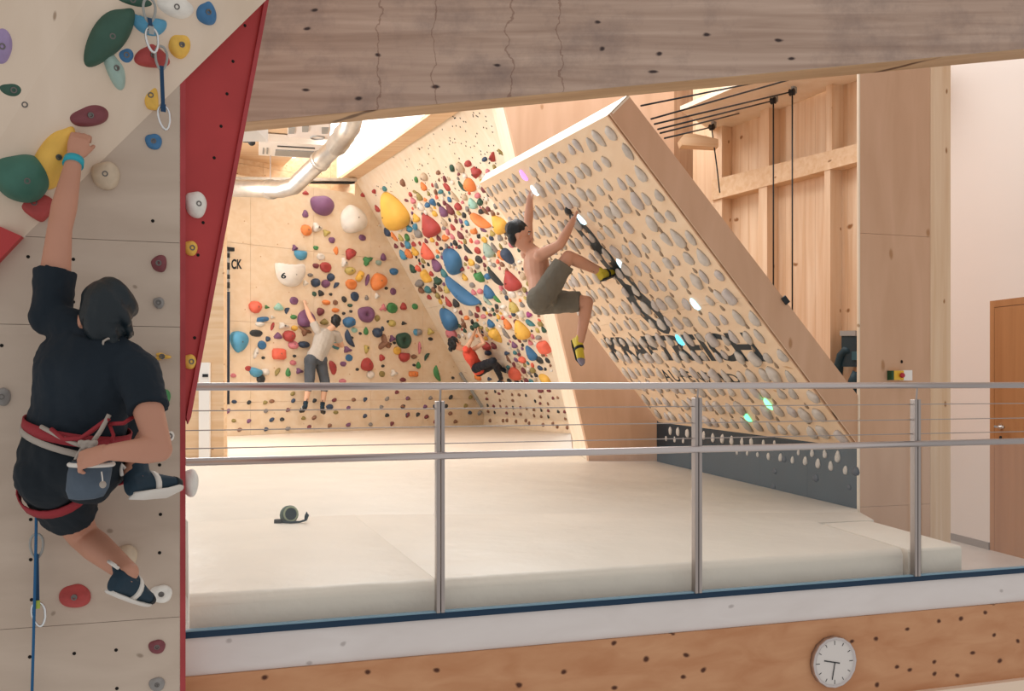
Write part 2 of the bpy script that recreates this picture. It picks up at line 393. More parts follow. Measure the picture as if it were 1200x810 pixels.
# threaded insert holes of the left wall
hb = MB()
for x, y in [(33, 301), (86, 304), (179, 259), (86, 354), (36, 561), (36, 609), (188, 603), (187, 648), (36, 656), (37, 703), (87, 766), (136, 762), (35, 770), (137, 807), (2, 405), (50, 470), (187, 545)]:
    p = LW.hit(x, y); hb.loft([(p + LW.n * .0012, LW.b * .0065, LW.t * .0065), (p - LW.n * .004, LW.b * .0065, LW.t * .0065)])
for x, y in [(273, 72), (266, 110), (259, 148), (251, 185), (238, 261), (232, 299), (228, 396), (224, 460), (287, 30)]:
    p = RP.hit(x, y); hb.loft([(p + RP.n * .0012, RP.b * .0065, RP.t * .0065), (p - RP.n * .004, RP.b * .0065, RP.t * .0065)])
for x, y in [(56, 48), (82, 103), (137, 110), (37, 20), (89, 117), (228, 53), (262, 8)]:
    p = UPP.hit(x, y); hb.loft([(p + UPP.n * .0012, UPP.b * .005, UPP.t * .005), (p - UPP.n * .004, UPP.b * .005, UPP.t * .005)])
tag(hb.put('bolt_hole', M['dark'], lw), kind='stuff')
# insert holes on the leaning wall
hb = MB(); rr = random.Random(3)
for i in range(170):
    x, y = rr.uniform(440, 588), rr.uniform(132, 235)
    if (x - 430) * .86 + (y - 210) < 12 or x > 578 + (y - 130) * .12: continue
    p = WO.hit(x, y); hb.loft([(p + WO.n * .002, WO.b * .012, WO.t * .012), (p - WO.n * .004, WO.b * .012, WO.t * .012)])
tag(hb.put('bolt_hole', M['dark'], wo), kind='stuff')

# partition at the far left behind the red fin
wp = struct('wall_partition', at(263, 537, 11.5), 'narrow light timber partition behind the red fin', 'wall')
MB().slab([at(120, 640, 11.5), at(262, 640, 11.5), at(262, 190, 11.5), at(120, 190, 11.5)], (0, .14, 0)).put('panel', M['timber_h'], wp)
sb = empty('switch_panel', at(241, 537, 11.45), 'tall white wall trunking with a black switch on the timber partition', 'switch panel')
MB().slab([at(234.5, 540, 11.49), at(247, 540, 11.49), at(247, 425, 11.49), at(234.5, 425, 11.49)], (0, -.05, 0)).put('cover', M['white'], sb)
MB().slab([at(237.5, 442, 11.44), at(244, 442, 11.44), at(244, 438.5, 11.44), at(237.5, 438.5, 11.44)], (0, -.01, 0)).put('switch', M['black'], sb)

# ceiling at the upper left with skylight
CZ = 5.0
dirAQ = (Q0 - A0); dirAQ.z = 0; dirAQ.normalize(); lf = V((dirAQ.y, -dirAQ.x, 0)); lf = lf if lf.x < 0 else -lf
Az = V((A0.x, A0.y, CZ))
ce = struct('ceiling', Az, 'pale timber ceiling over the bouldering area with air units', 'ceiling')
a = Az + lf * 1.35 - dirAQ * 1.2; b = Az + lf * 1.35 + dirAQ * 6.5
MB().slab([a, b, b + lf * 5, a + lf * 5], (0, 0, .1)).put('ceiling_panel', M['timber_h'], ce)
w1 = empty('window_1', Az, 'long bright skylight slot in the ceiling at the upper left', 'skylight', kind='structure')
a2 = Az + lf * .3 - dirAQ * .6; b2 = Az + lf * .3 + dirAQ * 6.5; a1 = Az + lf * 1.35 - dirAQ * .6
MB().slab([a2 + UP * .45, b2 + UP * .45, b + UP * .12, a1 + UP * .12], (0, 0, .04)).put('frosted_pane', M['skyglow'], w1)
tb = empty('trim_1', Az, 'white skylight reveal with pale timber edge above the leaning wall', 'beam', kind='structure')
Ae, Be = A0 - dirAQ * .35, V((A0.x, A0.y, A0.z)) + dirAQ * 7
MB().slab([Ae, Be, Be + lf * .3, Ae + lf * .3], (0, 0, .05)).put('edge_board', M['timber_h'], tb)
MB().slab([Ae + UP * .051, Be + UP * .051, Be + lf * .29 + UP * .051, Ae + lf * .29 + UP * .051], (0, 0, .6)).put('reveal', M['white'], tb)

# timber framed side wall at the right
Ta, Tb = at(1008, 447, 9.5), at(815, 447, 11.9)
TW = Plane(Ta, Tb, Ta + UP)
tw = struct('wall_right', TW.hit(1008, 470), 'timber framed side wall of vertical spruce boards with posts', 'wall')
uL, uR = TW.uv(TW.hit(812, 300))[0], TW.uv(TW.hit(1035, 300))[0]
vT = TW.uv(TW.hit(900, 60))[1]; n = 20
panels(TW, [TW.pt(uL, -1.6), TW.pt(uR, -1.6), TW.pt(uR, vT + .3), TW.pt(uL, vT + .3)], [uL + (uR - uL) * i / n for i in range(1, n)], [], M['timber'], tw, 'board', gap=.001)
def bar(name, quad, depth, m, parent): return MB().slab([TW.hit(*q) for q in quad], TW.n * depth).put(name, m, parent)
off = TW.n * .16
def on(q, w=.16):                         # a point that appears at q but stands w in front of the boards
    p = TW.p + TW.n * w; dr = at(q[0], q[1], 1) - ORI
    return ORI + dr * ((p - ORI).dot(TW.n) / dr.dot(TW.n))
def frontbar(name, quad, m, w=.16): return MB().slab([on(q, w) for q in quad], TW.n * -w).put(name, m, tw)
frontbar('rail_timber', [(834, 235), (834, 211), (1030, 162), (1030, 183)], M['timber_h'])
for x0, x1 in ((889, 899), (966, 973)):
    ym = 208 if x0 < 900 else 189
    frontbar('stud', [(x0, 480), (x1, 480), (x1, ym + 2), (x0, ym + 2)], M['timber'], .15)
    frontbar('stud', [(x0 + 2, ym - 2), (x1 + 2, ym - 2), (x1 + 2, 60), (x0 + 2, 60)], M['timber'], .15)
frontbar('corner_stud', [(834, 480), (846, 480), (846, 130), (834, 130)], M['timber'], .14)
MB().slab([gz(797, 130, 4.12), gz(864, 101, 4.12), gz(1040, 50, 4.12), gz(1080, 70, 4.12), gz(975, 104, 4.12), gz(840, 157, 4.12)], (0, 0, .05)).put('soffit_panel', M['ply_over'], tw)
bk = at(800, 164, 11.2)
cb = MB().slab([at(799, 170, 10.9), at(797, 163, 10.9), at(802, 157, 10.9), at(815, 157, 10.9), at(842, 163, 10.9), at(842, 172, 10.9)], (0, .18, 0)).put('corbel', M['timber_h'], tw)
rw = struct('wall_far', at(780, 250, 12.4), 'brown timber wall behind the top of the tilted board', 'wall')
for x0, x1, m in ((700, 757, 'timber_dark'), (757, 770, 'timber_dark'), (770, 790, 'timber'), (790, 818, 'timber_dark'), (818, 860, 'timber')):  # the dark board towards the right paints a shadowed gap
    MB().slab([at(x0, 520, 12.4), at(x1 - .15, 520, 12.4), at(x1 - .15, 40, 12.4), at(x0, 40, 12.4)], (0, .1, 0)).put('board', M[m], rw)

# plywood pier and white wall at the right
PL = at(1008, 447, 6.97); PP = Plane(PL, PL + gd, PL + UP)
pr = struct('wall_pier', PP.hit(1008, 640), 'flat brown plywood pier right of the tilted board', 'wall')
panels(PP, [PP.hit(1008, 700), PP.hit(1090, 700), PP.hit(1090, 20), PP.hit(1008, 20)], [], [PP.uv(PP.hit(1040, 275))[1], PP.uv(PP.hit(1040, 593))[1]], M['ply_side'], pr, gap=.001)
MB().slab([PP.hit(1006.3, 700), PP.hit(1007.9, 700), PP.hit(1007.9, 20), PP.hit(1006.3, 20)], PP.n * -.02).put('edge_strip', M['ply_over'], pr)  # pale strip paints the light along the pier's left edge
MB().slab([PP.hit(1090.3, 700), PP.hit(1114, 700), PP.hit(1114, 20), PP.hit(1090.3, 20)], -PP.n * .16).put('timber_post', M['timber_dark'], pr)
pr.children[-1].data.materials[0] = M['timber']
w0, w1_ = gz(1112, 632, FZ), gz(1200, 655, FZ)
WW = Plane(w0, w1_, w0 + UP); wdir = (w1_ - w0).normalized()
ws = struct('wall_white', w0, 'smooth white plaster wall beside the brown door', 'wall')
def wq(t, z): return w0 + wdir * t + UP * (z - w0.z)
dt0 = None
for k in range(200):                       # distance along the wall where the door starts (x = 1160)
    q = wq(k * .01, .8); x = 600 + q.x / q.y * F
    if x > 1159.5: dt0 = k * .01; break
dz1 = EYE + (447 - 353) / F * wq(dt0, 0).y
MB().slab([wq(-.8, FZ), wq(dt0, FZ), wq(dt0, 4.6), wq(-.8, 4.6)], -WW.n * .15).put('plaster', M['wallwhite'], ws)
MB().slab([wq(dt0, dz1), wq(dt0 + 3, dz1), wq(dt0 + 3, 4.6), wq(dt0, 4.6)], -WW.n * .15).put('plaster', M['wallwhite'], ws)
MB().slab([wq(-.6, FZ), wq(dt0, FZ), wq(dt0, FZ + .06), wq(-.6, FZ + .06)], WW.n * .012).put('baseboard_right', M['base'])
tag(bpy.data.objects['baseboard_right'], 'grey skirting board below the white wall', 'skirting', kind='structure')
dr = empty('door_1', wq(dt0, FZ), 'plain brown wooden door with a lever handle at the right edge', 'door', kind='structure')
MB().slab([wq(dt0 + .06, FZ), wq(dt0 + .95, FZ), wq(dt0 + .95, dz1 - .06), wq(dt0 + .06, dz1 - .06)], -WW.n * .05).put('door_leaf', M['door'], dr)
MB().slab([wq(dt0, FZ), wq(dt0 + .055, FZ), wq(dt0 + .055, dz1), wq(dt0, dz1)], -WW.n * .07).put('door_frame', M['door'], dr)
MB().slab([wq(dt0 + .055, dz1 - .055), wq(dt0 + .95, dz1 - .055), wq(dt0 + .95, dz1), wq(dt0 + .055, dz1)], -WW.n * .07).put('door_frame', M['door'], dr)
hp = wq(dt0 + .14, EYE - (500 - 447) / F * wq(dt0 + .14, 0).y)
MB().tube([hp, hp + WW.n * .05, hp + WW.n * .055 + wdir * .11], .011).put('handle', M['chrome'], dr, True)
MB().loft([(hp + WW.n * .0, UP * .026, wdir * .026), (hp + WW.n * .008, UP * .026, wdir * .026)]).put('rosette', M['chrome'], dr)
kp = hp - UP * .09
MB().loft([(kp, UP * .014, wdir * .014), (kp + WW.n * .006, UP * .014, wdir * .014)]).put('keyhole', M['black'], dr)

# big roof beam over the railing
bd = 5.2
bm_ = empty('roof_beam', at(300, 140, bd), 'huge weathered timber roof beam with knots across the top', 'beam')
bp = [at(180, 153, bd), at(1330, 45, bd), at(1330, -170, bd), at(180, -170, bd)]
MB().slab(bp, (0, .16, 0)).put('beam_body', M['beam'], bm_)
lo = (bp[1] - bp[0])
MB().slab([bp[0] - UP * .004, bp[1] - UP * .004, bp[1] - UP * .004 + V((0, .17, 0)), bp[0] - UP * .004 + V((0, .17, 0))], (0, 0, .004)).put('underside', M['beam_under'], bm_)
# white service box just behind the beam at its left end
MB().slab([at(255, 152, 6), at(300, 152, 6), at(300, 100, 6), at(255, 100, 6)], (0, .3, 0)).put('beam_bracket', M['white'], bm_)

# fascia below the railing
fa = struct('wall_front', GL.hit(217, 793), 'white glazed strip and knotty orange wood below the railing', 'wall')
zt, zm, zb = .142, -.0165, -.435
def gq(px, z):
    q = GL.hit(px, 447); return V((q.x, q.y, z))
MB().slab([gq(140, zm), gq(1290, zm), gq(1290, zt), gq(140, zt)], -gn * .12).put('white_strip', M['fascia_white'], fa)
MB().slab([gq(140, zb) + gn * .012, gq(1290, zb) + gn * .012, gq(1290, zm - .001) + gn * .012, gq(140, zm - .001) + gn * .012], -gn * .13).put('knotty_board', M['fascia_wood'], fa)
MB().slab([gq(140, zb - .3) + gn * .05, gq(1290, zb - .3) + gn * .05, gq(1290, zb) + gn * .05, gq(140, zb) + gn * .05], -gn * .16).put('ledge', M['ledge'], fa)

# ------------------------------------------------------------------ railing
ra = empty('railing', GL.hit(515, 716), 'stainless steel railing with glass panes and thin wires', 'railing')
def gp(px, z, w=0): return gq(px, z) + gn * w
MB().slab([gp(140, .142, .014), gp(1290, .142, .014), gp(1290, .168, .014), gp(140, .168, .014)], -gn * .05).put('base_channel', M['chan'], ra)
MB().slab([gp(140, .1685, .012), gp(1290, .1685, .012), gp(1290, .175, .012), gp(140, .175, .012)], -gn * .03).put('gasket', M['chantop'], ra)
MB().tube([gp(228, 1.178, .02), gp(1290, 1.179, .02)], .0165).put('top_rail', M['steel'], ra, True)
MB().tube([gp(218, .869, .03), gp(1290, .872, .03)], .0165).put('middle_rail', M['steel'], ra, True)
MB().tube([gp(217.5, .869, .03), gp(217.5, .869, -.06)], .014).put('rail_bracket', M['steel'], ra, True)
for z in (1.078, .997, .922):
    MB().tube([gp(205, z, .0), gp(1290, z, .0)], .0024).put('wire', M['steelpost'], ra)
for px, yt in ((515, 470), (816, 466), (1072, 468)):
    c = gp(px, 0); zt_ = GL.hit(px, yt).z
    for s in (-1, 1):
        q = c + gd * (.0105 * s) + gn * .005
        me = MB().box(V((q.x, q.y, (zt_ + .17) / 2)), gd * .0085, gn * .02, UP * ((zt_ - .17) / 2)).mesh('post')
        put('post', bevel_mesh(me, .003), M['steelpost'], ra)
    MB().tube([V((c.x, c.y, zt_ - .05)) + gn * .006, V((c.x, c.y, 1.17)) + gn * .018], .0048).put('pin', M['steelpost'], ra)
    MB().tube([V((c.x, c.y, .868)) - gn * .0, V((c.x, c.y, .868)) + gn * .03], .008).put('clamp', M['steelpost'], ra)
q = gp(1079.5, 0); MB().box(V((q.x, q.y, .51)) - gn * .01, gd * .003, gn * .006, UP * .34).put('post_reflection', M['black'], ra)  # black bar added as the post's second reflection in the glass
for x0, x1 in ((196, 509), (521, 810), (822, 1066), (1081, 1290)):
    MB().slab([gp(x0, .172, .0), gp(x1, .172, .0), gp(x1, .862, .0), gp(x0, .862, .0)], -gn * .008).put('glass_pane', M['glass'], ra)

# ------------------------------------------------------------------ crash mats
def matpad(name, outline, zt, zb, label, r=.05):
    bm = bmesh.new(); n = len(outline)
    vb = [bm.verts.new((p.x, p.y, zb)) for p in outline]; vt = [bm.verts.new((p.x, p.y, zt)) for p in outline]
    for i in range(n): bm.faces.new([vb[i], vb[(i + 1) % n], vt[(i + 1) % n], vt[i]])
    tf = bm.faces.new(vt); bm.faces.new(vb[::-1])
    bmesh.ops.recalc_face_normals(bm, faces=bm.faces)
    bm.verts.ensure_lookup_table(); bm.edges.ensure_lookup_table()
    top_e = [e for e in bm.edges if all(abs(v.co.z - zt) < 1e-5 for v in e.verts)]
    front = [e for e in top_e if all((v.co - G0).dot(gn) > -.12 for v in e.verts)]
    bmesh.ops.bevel(bm, geom=front, offset=r, segments=4, profile=.5, affect='EDGES', clamp_overlap=True)
    cor = [e for e in bm.edges if all((v.co - G0).dot(gn) > -.12 - r for v in e.verts) and abs(e.verts[0].co.z - e.verts[1].co.z) > .1]
    bmesh.ops.bevel(bm, geom=cor, offset=.035, segments=3, profile=.5, affect='EDGES', clamp_overlap=True)
    rest = [e for e in bm.edges if e.is_valid and len(e.link_faces) == 2 and e.calc_face_angle(0) > 1.0 and min(v.co.z for v in e.verts) > zb + .1]
    bmesh.ops.bevel(bm, geom=rest, offset=.005, segments=2, profile=.5, affect='EDGES', clamp_overlap=True)
    me = bpy.data.meshes.new(name); bm.to_mesh(me); bm.free(); me.shade_smooth()
    md = put(name, me, M['mat']); tag(md, label, 'crash mat', 'crash mats'); return md
def gm(x, y): return gz(x, y, MT)
fb = .075                                   # gap to the glass
def fr(px, w=fb): q = GL.hit(px, 447) - gn * w; return V((q.x, q.y, 0))
dback = -gn
seamL, seamR = fr(228) + dback * 2.35, fr(1072) + dback * 2.2
fm1, fm2, fm3, fm4 = fr(222), fr(515.2), fr(515.6), fr(1070)
matpad('crash_mat', [fm1, fm2, fm2 + dback * 2.28, fm1 + dback * 2.28], MT, FZ, 'cream front crash mat at the left with the green chalk bag on it')
e1 = gm(1008, 601); e2 = gm(1062, 624)
matpad('crash_mat', [fm3, fm4, fm4 + (gm(1026, 610) - gm(1138, 640)), gm(1024, 609.5), gm(1008, 600.5), fm3 + dback * 2.28], MT, FZ, 'long cream front crash mat behind the second and third glass panes')
fm5, fm6 = fr(1076), fr(1139)
rgt = (gm(1026, 610) - gm(1138, 640)) * .98; rgt.z = 0
matpad('crash_mat', [fm5, fm6, fm6 + rgt, fm5 + rgt * 1.0], MT - .005, FZ, 'short cream crash mat block at the right end of the railing', .02)
bl = fm1 + dback * 2.295; br_ = fm3 + dback * 2.295
k1 = B1 + kn * .02; k0 = B0 + kn * .02
corner = wing[1]
outl = [bl, br_, gm(1006, 600), V((k1.x, k1.y, 0)), V((k0.x, k0.y, 0)), V((corner.x, corner.y - .02, 0)), V((corner.x - .085, corner.y + 1.6, 0)), P3 + WK.n * .02, P2 + WK.n * .02 + WB.n * .02, P1 + WB.n * .02,
        at(263, 537, 11.48) + V((0, .2, 0)), at(263, 537, 11.48) - V((0, .02, 0)), at(160, 537, 11.48) - V((0, .02, 0))]
matpad('crash_mat', outl, MT - .004, FZ, 'huge cream crash mat covering the floor under the climbing walls', .015)

# ------------------------------------------------------------------ training board
tbd = empty('training_board', BL, 'tilted plywood training board with rows of grey holds and black lettering', 'training board')
ub = [KB.uv(q) for q in (BL, BR, TR, TL)]
panels(KB, [BL, BR, TR, TL], [KB.uv(BL)[0] + 1.25, KB.uv(BL)[0] + 2.5], [1.35], M['ply_board'], tbd, 'board_panel', gap=.0008)
sp = Plane(BR, TR, BR - kn * 1)             # side plane
cR_ = sp.hit(736, 111); lowR = sp.hit(1012, 470)
thk = sp.hit(752.6, 135) - TR
side = [BR - (TR - BR) * .06, TR, cR_, BR + (cR_ - TR) * 1.6 + (BR - TR) * .02]
side = [BR - (TR - BR) * .05, TR, cR_, sp.hit(1014, 475), sp.hit(1014, 530)]
MB().slab(side, -kd * .02 + V((0, 0, 0))).put('side_panel', M['ply_side'], tbd)
MB().slab([TR + kd * .001, TR + kd * .001 + (BR - TR) * 1.0, BR + KB.n * -.012 + kd * .001, TR + KB.n * -.012 + kd * .001], kd * .002).put('edge_seam', M['timber_dark'], tbd)
cL_ = Plane(TL, TL + (TL - BL), TL + kn).hit(569, 204)
cap = MB().slab([TR, TL, cL_, cR_], -KB.n * .001 + (TR - BR).normalized() * -.02).put('top_cap', M['ply_over'], tbd)
# kickboard below
kb = empty('kickboard', B0, 'dark teal kickboard with white screw-on footholds under the tilted board', 'kickboard')
kv = KK.uv
mid0, mid1 = KK.hit(772, 524), KK.hit(1008, 548)
kt0, kt1 = KK.hit(770, 496), KK.hit(1012, 528)
tot = KK.uv(B1)[0] - KK.uv(B0)[0]
panels(KK, [B0 - UP * .2, KK.hit(1004.5, 595) - UP * .2, KK.hit(1004.5, 522), KK.hit(770, 493)], [tot * .33, tot * .62, tot * .82], [], M['kick'], kb, 'panel', gap=.0015, thick=.04)
panels(KK, [KK.hit(770, 497), KK.hit(770, 522), KK.hit(830, 520), KK.hit(950, 521), KK.hit(880, 509)], [], [], M['kick_nohaze'], kb, 'nohaze_strip', lift=.004, thick=.004)  # same board; darker colour paints it free of the glass haze
# ------------------------------------------------------------------ climbing holds
def proto(name, fn, sub=2, lump=.05, seed=0):
    bm = bmesh.new(); bmesh.ops.create_icosphere(bm, subdivisions=sub, radius=1)
    rs = random.Random(seed); ph = [(rs.uniform(1.5, 4), rs.uniform(1.5, 4), rs.uniform(1.5, 4), rs.uniform(0, 6)) for _ in range(4)]
    for v in bm.verts:
        x, y, z = v.co
        k = 1 + lump * sum(math.sin(a * x + b * y + c * z + d) for a, b, c, d in ph) / 2
        if z < 0: z *= .06
        x, y, z = fn(x, y, z)
        v.co = (x * k, y * k, z * (k if z > 0 else 1))
    me = bpy.data.meshes.new(name); bm.to_mesh(me); bm.free(); me.materials.append(None); me.shade_smooth(); return me
sgn = lambda a: (a > 0) - (a < 0)
def _jug(x, y, z):
    yy = min(y, .42); d = 0
    if y > .42: d = .55 * max(0, 1 - (x * x + z * z))
    return x * .5, (yy + .29) * .7 - d * .5, z * .5
def _star(x, y, z):
    a = math.atan2(y, x); r = math.hypot(x, y); k = .32 + .68 * abs(math.cos(1.5 * (a - math.pi / 2))) ** 2.2
    return x * .55 * k, y * .55 * k, z * .3 * (1.2 - r * .6)
def _knob(x, y, z):
    a = math.atan2(y, x); k = .78 + .24 * math.cos(3 * a + .5)
    return x * .5 * k, y * .5 * k, z * (.36 + .12 * math.cos(3 * a))
def _disc(x, y, z):
    r2 = x * x + y * y
    return x * .5, y * .5, (z * .3 - .22 * math.exp(-r2 * 9)) if z > 0 else z
SHAPES = {
 'dome': lambda x, y, z: (x * .5, y * .5, z * .42),
 'ball': lambda x, y, z: (x * .5, y * .5, z * .62),
 'egg': lambda x, y, z: (x * .5 * (.86 - .34 * y), y * .5, z * .42 * (.9 - .3 * y)),
 'tri': lambda x, y, z: (x * .68 * (.62 - .45 * y), y * .5, z * .5 * (.75 - .35 * y)),
 'jug': _jug,
 'pinch': lambda x, y, z: (x * .27 * (1 - .25 * y * y), y * .5, z * .36),
 'crescent': lambda x, y, z: (x * .26 * (1 - .35 * y * y) + .2 * y * y - .1, y * .5, z * .26),
 'knob': _knob, 'disc': _disc, 'star': _star,
 'block': lambda x, y, z: (sgn(x) * abs(x) ** .55 * .46, sgn(y) * abs(y) ** .55 * .46, (sgn(z) * abs(z) ** .6 * .42) if z > 0 else z),
 'wedge': lambda x, y, z: (x * .46 * (.95 - .2 * y), y * .5, z * (.34 - .22 * y)),
}
WORD = dict(dome='rounded', ball='ball-shaped', egg='drop-shaped', tri='triangular', jug='bowl-shaped', pinch='slim', crescent='curved', knob='knobbly', disc='ring-shaped', star='three-pointed', block='blocky', wedge='wedge-shaped')
PRO = {k: [proto(k + str(i), f, 2, .06, i * 7 + hash_) for i in range(3)] for hash_, (k, f) in enumerate(SHAPES.items())}
PROF = {k: proto(k + 'f', f, 4, .05, 11) for k, f in SHAPES.items()}
HC = dict(red='#b23a36', maroon='#7a3038', purple='#7d4f78', blue='#2f6f9f', navy='#27405e', lightblue='#4f9cc0', teal='#3b8088', green='#3f8a4c', darkgreen='#1f4f3d',
          mint='#9fd0c2', yellow='#eebb4a', orange='#ee8a42', coral='#ec6a50', pink='#d9808a', white='#ece6dc', grey='#8f8a86', beige='#cdb79c', brown='#8d6248', olive='#9a8a4c', khaki='#cbb866',
          black='#22282b', boardgrey='#aaa198', magenta='#a03a80', lilac='#9c86b0', paleteal='#9fb9ae', greenball='#2d6a58')
HM = {}
def hmat(c):
    if c not in HM:
        HM[c] = mat(c + '_resin', tuple(.92 * q + .022 for q in S(HC[c])[:3]) + (1,), .55, bump=.15, bscale=9, var=.1, vscale=2.2)
    return HM[c]
M['bolt'] = mat('bolt_steel', S('#6f6a66'), .35, metal=.8)
bolt_me = MB().loft([(V((0, 0, -.3)), V((.5, 0, 0)), V((0, .5, 0))), (V((0, 0, .12)), V((.5, 0, 0)), V((0, .5, 0))), (V((0, 0, .12)), V((.3, 0, 0)), V((0, .3, 0))), (V((0, 0, -.1)), V((.28, 0, 0)), V((0, .28, 0)))]).mesh('bolt'); bolt_me.materials.append(M['bolt'])

def hold(pl, x, y, w, h, col, shape, rot=0, fine=False, prot=1.0, bolt=False, name='climbing_hold', m=None, k=1.0):
    p = pl.hit(x, y); d = p.y; s = d / F
    a = math.radians(rot)
    fx = min(1.5, 1 / max(.5, abs(pl.b.x)))       # undo the foreshortening of the wall
    sx, sy = w * s * fx * k, h * s * k
    X = pl.b * math.cos(a) + pl.t * math.sin(a); Y = pl.t * math.cos(a) - pl.b * math.sin(a)
    me = PROF[shape] if fine else random.choice(PRO[shape])
    o = bpy.data.objects.new(name, me); COL.objects.link(o)
    sz = min(sx, sy) * .55 + max(sx, sy) * .45
    rm = Matrix((X, Y, pl.n)).transposed().to_4x4()
    o.matrix_world = Matrix.Translation(p) @ rm @ Matrix.Diagonal((sx, sy, sz * prot, 1))
    o.material_slots[0].link = 'OBJECT'; o.material_slots[0].material = m or hmat(col)
    if bolt:
        top = max((v.co.z for v in me.vertices if abs(v.co.x) < .12 and abs(v.co.y) < .12), default=.4)
        b = bpy.data.objects.new('bolt', bolt_me); COL.objects.link(b); b.parent = o
        bs = .022 if fine else .03
        b.matrix_local = Matrix.Translation((0, 0, top - .01)) @ Matrix.Diagonal((bs / sx, bs / sy, .02 / (sz * prot), 1))
    return o

# --- landmark names used to tell look-alike holds apart
LAND_B = [(376, 400, 'the man in the grey shirt'), (339, 322, 'the white bowl hold marked 6'), (412, 256, 'the big white drop'), (377, 241, 'the purple dome under the duct'),
          (280, 401, 'the light blue pointed hold'), (358, 373, 'the large purple hold by the raised hand'), (473, 399, 'the big dark ringed disc'), (450, 402, 'the brown three-pointed hold'),
          (442, 330, 'the large orange drop'), (512, 438, 'the long light green hold'), (326, 415, 'the coral block hold'), (429, 369, 'the round purple hold'), (266, 380, 'the dark pole'), (430, 427, 'the red pointed hold near the rail')]
LAND_O = [(464, 245, 'the giant yellow hold'), (505, 262, 'the big red pear hold'), (532, 303, 'the broad blue oval'), (544, 340, 'the long blue curved hold'), (527, 372, 'the blue drop hold'),
          (600, 327, 'the tall red hold by the shirtless man'), (564, 258, 'the long orange bar'), (585, 261, 'the yellow triangle'), (552, 216, 'the plump orange hold'), (560, 201, 'the red cluster'),
          (612, 385, 'the big yellow lump'), (583, 393, 'the yellow wedge'), (639, 406, 'the coral block at the wall edge'), (623, 413, 'the tall blue oval low on the right'), (605, 437, 'the pink-orange lump'),
          (550, 420, 'the woman in the coral top'), (581, 324, 'the slim black hold'), (597, 300, 'the dark blue oval'), (573, 341, 'the blue egg')]
LAND_L = [(122, 372, "the front climber's head"), (125, 42, 'the big dark green fin'), (64, 180, 'the tall yellow hold'), (168, 568, "the front climber's right shoe"), (150, 690, "the front climber's left shoe"), (180, 166, 'the round blue disc')]
used = set()
def rel(x, y, X, Y):
    dx, dy = x - X, y - Y; s = []
    if abs(dy) > .4 * abs(dx): s.append('above' if dy < 0 else 'below')
    if abs(dx) > .4 * abs(dy): s.append('left' if dx < 0 else 'right')
    if s == ['left'] or s == ['right']: return s[0] + ' of'
    if len(s) == 1: return s[0]
    return s[0] + ' and ' + s[1] + ' of'
CN = dict(greenball='green', lightblue='light blue', darkgreen='dark green', boardgrey='grey', paleteal='pale teal')
def autolabel(x, y, w, h, col, shape, lands):
    size = 'large ' if max(w, h) >= 16 else ('small ' if max(w, h) < 8 else '')
    ls = sorted(lands, key=lambda l: (l[0] - x) ** 2 + (l[1] - y) ** 2)
    for pre in ('', 'far '):
        for l in ls:
            if (l[0] - x) ** 2 + (l[1] - y) ** 2 < 9: continue
            lab = f"{size}{CN.get(col, col)} {WORD[shape]} hold {pre}{rel(x, y, l[0], l[1])} {l[2]}"
            if lab not in used: used.add(lab); return lab
    return lab

